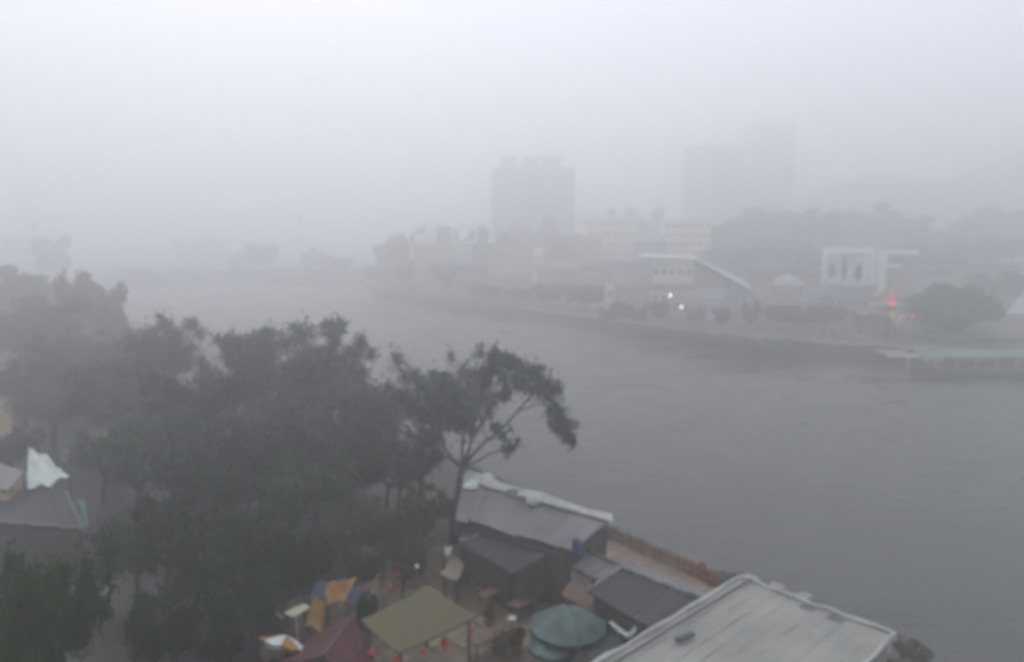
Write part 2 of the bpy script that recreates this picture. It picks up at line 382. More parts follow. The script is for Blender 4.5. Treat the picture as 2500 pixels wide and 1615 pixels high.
def round_variant():
    rng = np.random.default_rng(5); cl = []
    for k in range(70):
        u = rng.normal(size=3); u /= np.linalg.norm(u); r_ = 4.3 * (.35 + .65 * rng.random() ** .5); cl.append((u[0] * r_ * 1.12, u[1] * r_, 6.4 + u[2] * r_ * (.95 if u[2] > 0 else .9), 1.1))
    V = leaves(cl, 110, .42, rng=rng)
    return FARV[2][0], leaf_mesh('crown', V, M['leaf_round']), V[:, 2].max(), V[:, 0].max() - V[:, 0].min()
FARV.append(round_variant())
CROWNS = {}
def crown_mesh(vi, fam, mk):
    key = (vi, id(fam), mk)
    if key not in CROWNS:
        me = fam[vi][1].copy(); me.materials[0] = M[mk]; CROWNS[key] = me
    return CROWNS[key]
def tree(px, ytop, Y, wpx, label, fam=NEARV, vi=0, mk='leaf', base=1.0, group=None, name='tree', cat='tree', rz=None, lean_y=0.0):
    top = at(px, ytop, Y); d = ray(px, ytop)
    if base is None: base = far_z(top.x, Y)
    H = max(1.0, top.z - base); tr, crn, zm, wm_ = fam[vi]
    sz = H / zm; sw = (wpx / F * Y * 1.0) / wm_
    r = empty(name, (top.x - 0.6 * sw, Y, base), label, cat, group)
    r.scale = (sw, sw, sz); r.rotation_euler.z = random.uniform(-.5, .5) if rz is None else rz
    for nm, me in (('trunk', tr), ('crown', crown_mesh(vi, fam, mk))):
        o = bpy.data.objects.new(nm, me); col.objects.link(o); o.parent = r
    return r

NG = 'dark trees crowding the near bank'
near = [  # px, top, Y, width px, variant, material, label
 (1035, 838, 53, 230, 4, 'leaf', 'thin-topped dark tree just left of the leaning tree by the water'),
 (1132, 842, 60, 130, 4, 'leaf', 'slender faint tree rising behind the gap beside the leaning tree'),
 (655, 762, 63, 340, 0, 'leaf', 'tall broad tree with the highest dark crown of the near bank'),
 (790, 800, 60, 190, 1, 'leaf', 'dark tree sloping down right of the highest crown'),
 (540, 805, 60, 210, 3, 'leaf', 'dark rounded tree left of the highest crown'),
 (365, 762, 74, 190, 1, 'leaf', 'twin-topped green-grey tree in front of the open water at left'),
 (880, 868, 56, 220, 2, 'leaf', 'loose wind-combed tree left of the thin-topped tree'),
 (200, 800, 84, 260, 2, 'leaf', 'hazy rounded tree at left below the pale crowns'),
 (55, 735, 96, 270, 0, 'leaf', 'hazy tall tree at the left edge under the pale green crown'),
 (270, 850, 64, 260, 0, 'leaf', 'mid-grey tree in front of the twin-topped tree'),
 (455, 880, 56, 240, 2, 'leaf', 'dark dense tree below the notch in the tree line'),
 (650, 930, 51, 260, 1, 'leaf', 'dark tree in the second row below the highest crown'),
 (855, 965, 49, 200, 3, 'leaf', 'dark green tree in the middle of the near wood with bare limbs to its right'),
 (330, 1000, 47, 260, 0, 'leaf', 'dark green tree left of centre overhanging the street'),
 (520, 1060, 44, 260, 2, 'leaf', 'very dark low tree in the heart of the near wood'),
 (705, 1105, 43, 260, 1, 'leaf', 'very dark bushy tree behind the grey tarpaulin'),
 (975, 1010, 47, 190, 4, 'leaf', 'sparse tree with forked limbs left of the leaning tree trunk'),
 (130, 900, 66, 260, 3, 'leaf', 'grey misty tree at left above the white canopy'),
 (400, 1170, 38, 230, 2, 'leaf', 'blackish tree beside the street below the wood'),
 (600, 1240, 36, 240, 0, 'leaf', 'blackish spreading tree nearest the orange tarpaulin'),
 (22, 1050, 57, 120, 1, 'leaf', 'small dark tree against the left edge above the white canopy'),
 (250, 1010, 52, 230, 3, 'leaf', 'dark grey tree at the left flank of the wood right of the white canopy'),
 (420, 1000, 50, 230, 1, 'leaf', 'dark green tree on the ridge line between wood centre and left flank'),
 (600, 1020, 47, 230, 0, 'leaf', 'dark tree in the third row straight below the highest crown'),
 (770, 1010, 48, 230, 2, 'leaf', 'dark tree in the third row left of the bare-limbed one'),
 (470, 1290, 34, 260, 1, 'leaf', 'black bushy tree over the upper street'),
 (330, 1240, 37, 230, 2, 'leaf', 'black bushy tree right of the teal banner'),
 (560, 1370, 31, 220, 3, 'leaf', 'black small tree left of the slate tarpaulin'),
 (370, 1440, 29, 240, 0, 'leaf', 'black small tree on the street side right of the small dim cloth'),
 (690, 1290, 35, 200, 2, 'leaf', 'black tree behind the blue and orange tarpaulins'),
 (120, 800, 90, 250, 1, 'leaf', 'misty grey tree filling the left below the flat-topped one'),
 (310, 900, 62, 220, 2, 'leaf', 'grey tree joining the twin-topped tree to the left flank'),
 (60, 850, 74, 220, 3, 'leaf', 'misty tree above the yellow house at the left edge'),
 (830, 1080, 50, 200, 0, 'leaf', 'dark bushy tree behind the olive brown one'),
 (950, 1085, 51, 180, 3, 'leaf', 'dark bushy tree at the right foot of the wood'),
]
for k_, (px, yt, Y, w, vi, mk, lab) in enumerate(near):
    w *= 1.14; yt -= 8
    if k_ in (1, 4, 6, 8, 9, 11, 16, 17, 22, 24, 31, 34): mk = 'leaf_mid'
    tree(px, yt, Y, w, lab, vi=vi, mk=mk, group=NG)
tree(95, 1265, 27, 330, 'bright green leafy tree in the lower left corner', vi=2, mk='leaf_bright')
tree(40, 1340, 24, 260, 'deep green bush tree under the bright green one at the left edge', vi=0, mk='leaf_bright')
for px, yt, Y, w, vi, lab in (
 (845, 1195, 41.5, 190, 0, 'olive brown bushy tree left of the tan shrubs behind the courtyard'),
 (940, 1215, 41, 170, 2, 'brownish shrub between the olive tree and the leaning trunk'),
 (1015, 1180, 42.5, 150, 1, 'tan and olive small tree just left of the leaning trunk'),
 (985, 1300, 37, 140, 0, 'olive shrub behind the beige roof'),
 (1100, 1200, 47, 90, 2, 'dark shrub at the foot of the leaning tree'),
 (880, 1320, 36, 130, 2, 'dim shrub behind the blue tarpaulin'),
 (760, 1290, 38, 140, 0, 'dark bush above the grey tarpaulin')):
    tree(px, yt, Y, w, lab, vi=vi, mk='leaf_olive' if ('olive' in lab or 'brown' in lab) else 'leaf', name='shrub', cat='shrub', group='shrubs behind the courtyard')
# left middle distance
for px, yt, Y, w, vi, mk, lab in (
 (55, 640, 135, 200, 0, 'leaf_pale', 'pale green tree at the left edge beneath the fog'),
 (182, 650, 124, 110, 1, 'leaf', 'small pointed grey tree between the pale tree and the flat-topped one'),
 (262, 678, 118, 130, 2, 'leaf', 'flat-topped grey tree jutting over the left arm of the lake'),
 (130, 700, 112, 190, 2, 'leaf', 'grey bushy tree below the small pointed one'),
 (330, 795, 100, 120, 3, 'leaf', 'low hazy tree at the water edge left of the twin-topped tree')):
    tree(px, yt, Y, w, lab, fam=FARV, vi=vi % 4, mk=mk)

# the big leaning tree ------------------------------------------------
def leaning_tree():
    Y = 45.5
    r = empty('leaning_tree', at(1108, 1330, Y - 1), 'wind-bent tree with bare forked limbs and a crown arching over the water', 'tree')
    r.location.z = 1.0
    def P(x, y, dy=0): return at(x, y, Y + dy)
    tm = MB()
    tm.tube([r.location - Vector((0, 0, .4)), P(1112, 1260), P(1122, 1190), P(1130, 1138)], [.36, .30, .26, .24], 9)
    limbs = [
     ([(1130, 1140), (1142, 1107), (1155, 1062), (1177, 1029), (1197, 993), (1208, 965), (1215, 920)], 0.15, 1.0),
     ([(1177, 1029), (1169, 1000), (1178, 962), (1176, 925), (1190, 890)], 0.075, .3),
     ([(1197, 993), (1225, 970), (1262, 935), (1290, 910)], 0.07, .8),
     ([(1132, 1136), (1160, 1103), (1185, 1076), (1222, 1050), (1262, 1005), (1300, 960), (1330, 940)], 0.13, -1.0),
     ([(1185, 1076), (1220, 1070), (1262, 1071)], 0.05, -.8),
     ([(1187, 1070), (1180, 1045), (1192, 1010), (1210, 990)], 0.045, -.8),
     ([(1136, 1138), (1170, 1122), (1205, 1102), (1245, 1090), (1290, 1085)], 0.09, -1.6),
     ([(1290, 1085), (1286, 1110), (1292, 1128)], 0.015, -1.6),
     ([(1136, 1141), (1155, 1143), (1175, 1138)], 0.04, 0),
     ([(1128, 1140), (1105, 1120), (1085, 1090), (1072, 1040), (1060, 1000)], 0.13, .8),
     ([(1072, 1040), (1090, 1010), (1082, 960), (1078, 930)], 0.06, 1.2),
     ([(1262, 1005), (1310, 985), (1345, 985), (1375, 1010), (1392, 1060), (1405, 1088)], 0.045, -.4)]
    for pts, r0, dy in limbs:
        n_ = len(pts)
        if r0 > 0.001: tm.tube([P(x, y, dy * k / max(1, n_ - 1)) for k, (x, y) in enumerate(pts)], [r0 * (1 - .72 * k / (n_ - 1)) for k in range(n_)], 7)
    tm.build('trunk', M['bark'], r, smooth=True)
    k = Y / F
    cl = []
    for x, y, rp, dy in [(1210, 862, 22, .5), (1200, 890, 26, .8), (1240, 885, 30, .3), (1272, 888, 34, .6), (1262, 925, 36, -.6), (1300, 905, 30, 1.0), (1300, 940, 34, -.5),
                     (1325, 930, 28, .2), (1338, 962, 30, .8), (1355, 985, 30, -.3), (1370, 1015, 26, .3), (1380, 1040, 22, 0), (1392, 1068, 14, -.2), (1360, 1040, 18, .5), (1398, 1085, 9, 0),
                     (1178, 905, 16, .4), (1188, 930, 12, .4), (1230, 960, 20, 1.0), (1243, 1092, 16, -1.6), (1215, 1040, 15, -.8), (1228, 1060, 10, -.7), (1262, 1075, 8, -.8),
                     (1060, 985, 40, 1.1), (1082, 950, 34, 1.5), (1035, 1010, 30, .6), (1095, 1010, 24, 1.4), (1110, 985, 22, 2), (1120, 1030, 20, 2), (1080, 920, 24, 1)]:
        p = P(x, y, dy); cl.append((p.x, p.y, p.z, rp * k * .95))
        for q_ in range(3 if rp > 14 else 1):
            o3 = Vector((random.gauss(0, .8), random.gauss(0, .8), random.gauss(0, .55))) * rp * k; cl.append((p.x + o3.x, p.y + o3.y, p.z + o3.z, rp * k * random.uniform(.3, .5)))
    tw = MB(); lp = [P(x, y, dy * i / max(1, len(pts) - 1)) for pts, r0, dy in limbs for i, (x, y) in enumerate(pts)]
    for c_ in cl:
        cv = Vector(c_[:3]); q_ = min(lp, key=lambda v: (v - cv).length); tw.tube([q_, q_.lerp(cv, .5) + Vector((0, 0, .12)), cv], [.03, .02, .008], 5)
        for j in range(3): e_ = cv + Vector((random.gauss(0, 1), random.gauss(0, 1), random.gauss(0, .8))) * c_[3] * .9; tw.tube([cv, e_], [.012, .004], 4)
    tw.build('twigs', M['bark'], r, kind='stuff')
    V = leaves([c for c in cl if c[3] > .28], 230, 0.15, (1.05, 1.3, .9), droop=.6, soft=True) 
    V2 = leaves([c for c in cl if c[3] <= .28], 60, 0.12, droop=.8, soft=True)
    V = np.concatenate([V, V2]) - np.array(r.location)
    o = bpy.data.objects.new('crown', leaf_mesh('crown', V, M['leaf'])); col.objects.link(o); o.parent = r
leaning_tree()

# ------------------------------------------------------------------ far vegetation
HG = 'trees on the wooded hillside across the water'
HL = 'hazy grey tree of the wooded hillside behind the far bank buildings'
prof = [(1755, 548, 205), (1800, 532, 215), (1862, 512, 225), (1905, 500, 230), (1950, 504, 220), (2005, 512, 215), (2040, 530, 205), (2085, 508, 215), (2135, 490, 225), (2185, 522, 210), (2240, 556, 205),
        (2290, 565, 215), (2335, 548, 225), (2380, 525, 235), (2425, 512, 240), (2470, 498, 245), (2510, 515, 240)]
ORD = 'first second third fourth fifth sixth seventh eighth ninth tenth eleventh twelfth thirteenth fourteenth fifteenth sixteenth last'.split()
for i, (px, yt, Y) in enumerate(prof):
    tree(px, yt, Y + 35, random.uniform(125, 165), ORD[i] + ' from the left of the hazy skyline trees on the wooded hillside' if i < 16 else 'last at the right edge of the hazy skyline trees on the wooded hillside', FARV, i % 4, 'leaf_far', None, HG)
for i, (px, yt, Y) in enumerate([(1770, 600, 190), (1830, 585, 195), (1890, 575, 200), (1945, 590, 190), (1985, 610, 185), (2200, 590, 190), (2250, 600, 185), (2300, 615, 180), (2360, 590, 190), (2420, 580, 195), (2480, 575, 190), (2280, 660, 170),
                                 (1800, 650, 180), (1860, 650, 180), (1920, 650, 178), (1975, 660, 176), (2240, 670, 172), (2490, 640, 175), (2400, 640, 176)]):
    tree(px, yt, Y + 28, random.uniform(130, 165), 'grey tree low on the slope beneath the hillside tree line', FARV, (i + 1) % 4, 'leaf_far', None, 'trees low on the slope across the water')
tree(2340, 686, 124, 225, 'big round green tree right of the red-lit pavilion', FARV, 4, 'leaf_round', None)
tree(2445, 655, 160, 170, 'pale green tree behind the big round one', FARV, 0, 'leaf_pale', None)
for px, yt, Y, w, lab, mk in (
 (950, 585, 262, 90, 'dim tree left of the white terrace building', 'leaf_far'),
 (1000, 640, 255, 100, 'dim tree below the white terrace building', 'leaf_far'),
 (930, 640, 268, 90, 'dim tree at the bend of the far shore', 'leaf_far'),
 (1098, 640, 222, 110, 'round olive tree before the ochre houses', 'leaf_olive'),
 (1190, 690, 200, 95, 'green waterside tree left of the row of small bank trees', 'leaf_far'),
 (1262, 700, 192, 80, 'small green tree in front of the pink house', 'leaf_far'),
 (1345, 690, 184, 100, 'round green tree at the water in mid bank', 'leaf_far'),
 (1425, 688, 176, 110, 'dark hanging tree at the water before the brown roofs', 'leaf'),
 (985, 560, 262, 110, 'dim tree rising left behind the roof terraces of the white building', 'leaf_far'),
 (1060, 545, 258, 130, 'dim tree rising behind the middle of the white roof terraces', 'leaf_far'),
 (1140, 540, 256, 130, 'dim tree rising behind the right framed terrace', 'leaf_far'),
 (1210, 560, 256, 120, 'dim tree right of the framed terrace above the ochre pair', 'leaf_far'),
 (1320, 530, 300, 120, 'misty tree under the distant block with three roof boxes', 'leaf_far'),
 (1260, 550, 290, 120, 'misty tree left under the distant block', 'leaf_far'),
 (1380, 560, 280, 110, 'misty tree right under the distant block', 'leaf_far'),
 (1840, 490, 420, 150, 'very faint tree at the foot of the distant pair of towers', 'leaf_far'),
 (1475, 505, 330, 100, 'faint tree behind the yellow blocks', 'leaf_far'),
 (1575, 495, 340, 110, 'faint tall tree peeking over the dark blue roof', 'leaf_far'),
 (642, 588, 340, 90, 'round grey tree alone on the far left shore', 'leaf_far'),
 (585, 608, 345, 60, 'small tree left of the lone round tree', 'leaf_far'),
 (130, 566, 290, 110, 'tall faint tree far behind the left shore', 'leaf_far'),
 (770, 600, 335, 80, 'faint tree by the pale far houses', 'leaf_far'),
 (830, 625, 325, 80, 'low faint tree right of the pale far houses', 'leaf_far')):
    tree(px, yt, Y, w, lab, FARV, random.randrange(4), mk, None)
# hedge band along the far left shore
for i in range(24):
    px = 300 + i * 26 + random.uniform(-6, 6)
    tree(px, random.uniform(652, 672), 318 + random.uniform(0, 10) + (12 if 450 < px < 760 else 0), 70, 'low grey bush tree in the hedge along the far left shore', FARV, i % 4, 'leaf_far', None, 'hedge trees along the far left shore', name='hedge_tree')
# small promenade trees
PG = 'small trees along the far promenade'
for i, (px, yt, w, lab) in enumerate([(1485, 742, 50, 'leftmost small promenade tree'), (1520, 735, 50, 'small promenade tree left of the two green ones'), (1560, 738, 62, 'rounded green promenade tree left of the lit lamp'), (1612, 728, 56, 'green promenade tree just left of the lit lamp'),
    (1700, 745, 60, 'low promenade tree right of the lit lamp'), (1765, 748, 50, 'promenade tree with a bare trunk below the blue-grey house'), (1835, 728, 58, 'cone-shaped promenade tree below the domed house'), (1905, 738, 90, 'broad promenade tree with a drooping crown'),
    (1975, 742, 100, 'dark spreading promenade tree left of the two people'), (2040, 742, 80, 'dark promenade tree above the two people'), (2115, 752, 80, 'grey-green promenade tree left of the red-lit pavilion')]):
    Y = R(px, 812 if px > 1700 else 800, 3).y + 4
    tree(px, yt, Y, w, lab, FARV, (i * 3) % 4, 'leaf_far' if i % 3 else 'leaf', None, PG, name='promenade_tree')
# bushes trailing over the quay wall
bs = 0
for px, py in ((1600, 815), (1680, 820), (1745, 826), (1800, 835), (1860, 838), (1930, 842)):
    Y = R(px, py, 3).y; tree(px, py - 18, Y, 90, ORD[bs] + ' from the left of the six low bushes hanging over the quay edge', FARV, bs % 4, 'leaf_olive' if bs % 2 else 'leaf', 1.2, 'bushes over the quay edge', name='bush', cat='bush'); bs += 1

# ------------------------------------------------------------------ far buildings
WIN = {}
def window_obj(parent, p, w, h, ang, mk='glass'):
    key = (round(w, 2), round(h, 2), mk)
    if key not in WIN:
        f = MB(); t_ = min(.12, w * .12)
        f.box((0, -.06, h / 2 - t_ / 2), (w, .16, t_)); f.box((0, -.06, -h / 2 + t_ / 2), (w, .16, t_))
        f.box((-w / 2 + t_ / 2, -.06, 0), (t_, .16, h - 2 * t_)); f.box((w / 2 - t_ / 2, -.06, 0), (t_, .16, h - 2 * t_)); f.box((0, -.05, 0), (t_ * .7, .1, h - 2 * t_))
        me = bpy.data.meshes.new('window'); me.from_pydata([tuple(v) for v in f.v], [], f.f); me.materials.append(M['white'])
        g_ = MB().box((0, -.012, 0), (w - t_ * 1.9, .02, h - t_ * 1.9)); mg = bpy.data.meshes.new('pane'); mg.from_pydata([tuple(v) for v in g_.v], [], g_.f); mg.materials.append(M[mk])
        WIN[key] = (me, mg)
    me, mg = WIN[key]
    o = bpy.data.objects.new('window', me); col.objects.link(o); o.parent = parent
    o.location = Vector(p) - parent_world(parent); o.rotation_euler.z = ang
    q = bpy.data.objects.new('pane', mg); col.objects.link(q); q.parent = o
    return o
def block(px0, px1, ytop, Y, label, wm_='wall', depth=10, rows=3, cols=4, base=None, ang=0.0, name='building', cat='building', roof=None, roofm='blue_roof', win='glass', ww=1.3, wh=1.4, group=None, rh=2.0, rot_fix=True):
    """box building whose front spans px0..px1 at distance Y; roof None, flat, gable or hip"""
    a = at(px0, ytop, Y); b_ = at(px1, ytop, Y); top = a.z; wdt = (b_.x - a.x) / (1 if not ang else (abs(math.cos(ang)) + .25 * abs(math.sin(ang))))
    mx_ = (a.x + b_.x) / 2; ang = -math.atan2(mx_, Y) * .93; wdt = (b_.x - a.x) * math.cos(ang)
    c = Vector((mx_, Y, 0)) + Matrix.Rotation(ang, 3, 'Z') @ Vector((0, depth / 2, 0)); bz = (far_z(c.x, Y) - 0.5) if base is None else base
    r = empty(name, (c.x, c.y, bz), label, cat, group)
    m = Matrix.Rotation(ang, 3, 'Z')
    def L(x, y, z): return c + m @ Vector((x, y, 0)) + Vector((0, 0, z))
    wall_top = top - (rh if roof in ('gable', 'hip') else 0)
    MB().box(L(0, 0, (bz + wall_top) / 2), (wdt, depth, wall_top - bz), ang).build('wall', M[wm_], r)
    if roof in ('gable', 'hip'):
        e = .5; ins = wdt * .28 if roof == 'hip' else -e
        P = [L(-wdt / 2 - e, -depth / 2 - e, wall_top), L(wdt / 2 + e, -depth / 2 - e, wall_top), L(wdt / 2 + e, depth / 2 + e, wall_top), L(-wdt / 2 - e, depth / 2 + e, wall_top),
             L(-wdt / 2 + ins, 0, top), L(wdt / 2 - ins, 0, top)]
        mb = MB().add(P, [(0, 1, 5, 4), (2, 3, 4, 5), (1, 2, 5), (3, 0, 4), (3, 2, 1, 0)]); ro = mb.build('roof', M[roofm], r)
        MB().tube([P[4], P[5]], .12, 6).build('ridge', M['pale_edge'], ro)
    else:
        pr = MB()
        for x, y, sx, sy in ((0, -depth / 2, wdt + .3, .3), (0, depth / 2, wdt + .3, .3), (-wdt / 2, 0, .3, depth - .3), (wdt / 2, 0, .3, depth - .3)):
            pr.box(L(x, y, wall_top + .25), (sx, sy, .7), ang)
        pr.build('parapet', M['pale_edge'] if wm_ == 'white' else M[wm_], r)
    if rows and cols:
        hh = (wall_top - bz - 1.0) / rows
        for i in range(rows):
            for j in range(cols):
                x = -wdt / 2 + wdt * (j + .5) / cols; z = bz + 1.0 + hh * (i + .52)
                window_obj(r, L(x, -depth / 2 - .01, z), min(ww, wdt / cols * .75), min(wh, hh * .65), ang, win)
    r['_w'] = wdt; del r['_w']
    return r, L, wdt, bz, wall_top

# distant towers
r, L, w_, bz, tp = block(1204, 1400, 412, 350, 'faint concrete block in the fog with three boxes on its roof', 'concrete', 22, 15, 12, 4, ww=2.0, wh=1.6, name='apartment_tower')
for a_, b_ in ((1221, 1259), (1276, 1317), (1325, 1371)):
    p0, p1 = at(a_, 384, 352), at(b_, 384, 352)
    q = MB().box(((p0.x + p1.x) / 2, 361, (tp + p0.z) / 2 + .3), (p1.x - p0.x, 12, p0.z - tp + .4)); q.box(((p0.x + p1.x) / 2, 361, p0.z + .6), (p1.x - p0.x + 1.2, 13, .5))
    q.build('roof_house', M['concrete'], r)
q = MB()
for k in range(5): q.box(L(-w_ / 2 + w_ * k / 4, -11.4, (bz + tp) / 2), (1.6, .8, tp - bz))
q.build('pilasters', M['concrete'], r)
MB().box(L(0, -11.2, tp - 1.6), (w_ + 3, 1.5, .8)).build('cornice', M['concrete'], r)
r, L, w_, bz, tp = block(1670, 1812, 362, 395, 'faint broad tower left of the two standing close in the fog', 'concrete', 22, 18, 8, 4, ww=2.0, wh=1.6, name='apartment_tower')
MB().box(L(-5, 0, tp + 1), (14, 10, 2.4)).build('roof_house', M['concrete'], r)
r, L, w_, bz, tp = block(1818, 1945, 302, 440, 'faintest and tallest tower right of its neighbour in the fog', 'concrete', 24, 22, 7, 4, ww=2.2, wh=1.7, name='apartment_tower')
MB().box(L(3, 0, tp + 1.5), (16, 10, 3)).build('roof_house', M['concrete'], r)

# yellow blocks
block(1432, 1555, 532, 262, 'long pale yellow block with dim windows right of the foggy tower', 'cream', 14, 5, 8, name='housing_block')
block(1622, 1735, 540, 235, 'pale yellow block with a window grid beside the wooded slope', 'cream', 14, 5, 7, name='housing_block')
block(1548, 1625, 575, 228, 'low building with a dark blue roof between the yellow blocks', 'blue_roof', 12, 3, 4, roof='gable', roofm='blue_roof')
block(1400, 1470, 585, 250, 'small grey block under the long yellow one', 'wall', 10, 3, 4)
# white terrace building
r, L, w_, bz, tp = block(1008, 1162, 597, 232, 'white building with open framed roof terraces near the lake bend', 'brown_wall', 12, 3, 6, name='terrace_building')
q = MB(); zt = at(1100, 553, 232).z
def fr(px0, px1, y0, y1, tk=.55):
    a, b_ = at(px0, y0, 231.6), at(px1, y1, 231.6)
    q.box(((a.x + b_.x) / 2, 232, a.z), (b_.x - a.x, 1.6, tk)); q.box(((a.x + b_.x) / 2, 232, b_.z), (b_.x - a.x, 1.6, tk))
    q.box((a.x + tk / 2, 232, (a.z + b_.z) / 2), (tk, 1.4, a.z - b_.z)); q.box((b_.x - tk / 2, 232, (a.z + b_.z) / 2), (tk, 1.4, a.z - b_.z))
fr(1104, 1164, 554, 592, .7); fr(1010, 1066, 556, 596, .6)
q.build('terrace_frame', M['white'], r)
a, b_ = at(1010, 570, 233), at(1066, 594, 233); MB().box(((a.x + b_.x) / 2, 236, (a.z + b_.z) / 2), (b_.x - a.x - 1.4, 5, a.z - b_.z)).build('terrace_room', M['white'], r)
a, b_ = at(1066, 560, 233), at(1104, 594, 233); MB().box(((a.x + b_.x) / 2, 237, (a.z + b_.z) / 2), (b_.x - a.x, 5, a.z - b_.z)).build('stair_head', M['wall'], r)
a, b_ = at(1145, 562, 234), at(1160, 585, 234); MB().box(((a.x + b_.x) / 2, 235, (a.z + b_.z) / 2), (b_.x - a.x, 1, a.z - b_.z)).build('terrace_screen', M['teal'], r)
a, b_ = at(1113, 600, 230.5), at(1152, 646, 230.5); MB().box(((a.x + b_.x) / 2, 231.2, (a.z + b_.z) / 2), (b_.x - a.x, .9, a.z - b_.z)).build('pale_panel', M['pale_glass'], r)
a, b_ = at(1003, 592, 230.5), at(1010, 630, 230.5); MB().box((a.x, 231, (a.z + b_.z) / 2), (1, 1, a.z - b_.z)).build('column', M['white'], r)
block(1153, 1190, 600, 229, 'narrow dark building right of the pale panel', 'blue_roof', 9, 4, 2)
block(1190, 1248, 606, 226, 'ochre flat house left half of the ochre pair', 'brown_wall', 9, 3, 4, group='ochre houses')
block(1249, 1302, 608, 225, 'ochre flat house right half of the ochre pair', 'brown_wall', 9, 3, 3, group='ochre houses')
block(1303, 1325, 603, 223, 'small bright white box house at the end of the ochre pair', 'white', 7, 2, 1)
block(920, 1000, 622, 255, 'low misty grey house left of the white terrace building', 'wall', 10, 2, 4, roof='gable')
block(1028, 1100, 640, 220, 'brownish roofed house behind the round olive tree', 'brown_wall', 9, 2, 4, roof='gable', roofm='red_roof')
block(1105, 1180, 668, 207, 'low pink house at the water behind green trees', 'pink_wall', 8, 2, 4, roof='hip', roofm='red_roof')
block(1200, 1300, 655, 205, 'long pink house under the ochre pair', 'pink_wall', 9, 2, 5, roof='gable', roofm='red_roof')
block(1310, 1410, 640, 204, 'brown house with a rusty gable roof in mid bank', 'brown_wall', 10, 3, 5, roof='gable', roofm='red_roof')
block(1395, 1480, 625, 208, 'tan house behind the dark hanging tree', 'brown_wall', 9, 3, 4, roof='hip', roofm='red_roof')
block(1470, 1560, 618, 200, 'pale grey house with a bluish roof left of the big cream hall', 'wall', 10, 3, 4, roof='gable', roofm='blue_roof')
block(1440, 1500, 690, 182, 'small white kiosk house behind the promenade trees', 'white', 6, 1, 3)
block(1500, 1590, 672, 178, 'rosy wall house left below the big cream hall', 'pink_wall', 8, 2, 5, roof='gable', roofm='red_roof')
# cream hall with long sloping roof
r, L, w_, bz, tp = block(1592, 1694, 634, 168, 'big cream hall with a long pale roof sweeping down to the right', 'cream', 12, 2, 5, name='hall')
A = [at(1560, 624, 167), at(1705, 632, 165.5), at(1834, 702, 158), at(1826, 690, 176), at(1690, 622, 182), at(1572, 618, 182)]
MB().prism(A, .5).build('roof', M['white_cloth'], r)
a, b_ = at(1694, 655, 166), at(1800, 704, 166)
MB().prism([at(1694, 648, 167), at(1800, 696, 165), at(1800, 690, 176), at(1694, 640, 178)], 7).build('side_wing', M['wall'], r)
a, b_ = at(1598, 694, 161), at(1712, 712, 161); MB().box(((a.x + b_.x) / 2, 163.5, (a.z + b_.z) / 2), (b_.x - a.x, 4, a.z - b_.z)).build('porch_roof', M['blue_roof'], r)
# low houses
block(1640, 1700, 712, 152, 'low tan house under the hall porch', 'brown_wall', 5, 1, 4, roof='gable', roofm='red_roof')
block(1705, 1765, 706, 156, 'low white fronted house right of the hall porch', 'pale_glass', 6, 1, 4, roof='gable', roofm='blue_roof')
block(1770, 1845, 694, 160, 'blue-grey roofed house between hall and domed house', 'wall', 7, 2, 4, roof='hip', roofm='blue_roof')
r, L, w_, bz, tp = block(1885, 1960, 704, 158, 'low house with a small pale dome', 'wall', 8, 2, 4, name='domed_house')
c = L(0, 0, tp); MB().lathe(c, [(3.2, 0), (3.1, .8), (2.5, 1.7), (1.5, 2.3), (.3, 2.6), (.1, 3.3)], 16).build('dome', M['pale_edge'], r, smooth=True)
block(1962, 2020, 716, 154, 'low plain house left of the swept roof', 'wall', 7, 2, 3, roof='gable', roofm='blue_roof')
# swept roof house in front of white building
r, L, w_, bz, tp = block(2022, 2120, 728, 150, 'house with an upswept blue-grey roof below the white columned building', 'wall', 8, 2, 5, name='temple_house')
g_ = MB(); n_ = 12; vv = []
for k in range(n_ + 1):
    u = -1 + 2 * k / n_; lift = 1.7 * abs(u) ** 2.5
    for v, hh in ((-1, 0), (-.5, .9), (0, 2.2), (.5, .9), (1, 0)): vv.append(L(u * (w_ / 2 + 1.2), v * 5, tp + hh + lift * (abs(v) * .7 + .3) * (1 if hh < 2 else .6)))
g_.add(vv, [(k * 5 + j, (k + 1) * 5 + j, (k + 1) * 5 + j + 1, k * 5 + j + 1) for k in range(n_) for j in range(4)]); o = g_.build('roof', M['blue_roof'], r)
MB().tube([v + Vector((0, 0, .1)) for v in vv[2::5]], .18, 6).build('ridge', M['pale_edge'], o)
MB().tube([v + Vector((0, 0, .1)) for v in vv[0::5]], .14, 6).build('eave', M['pale_edge'], o)
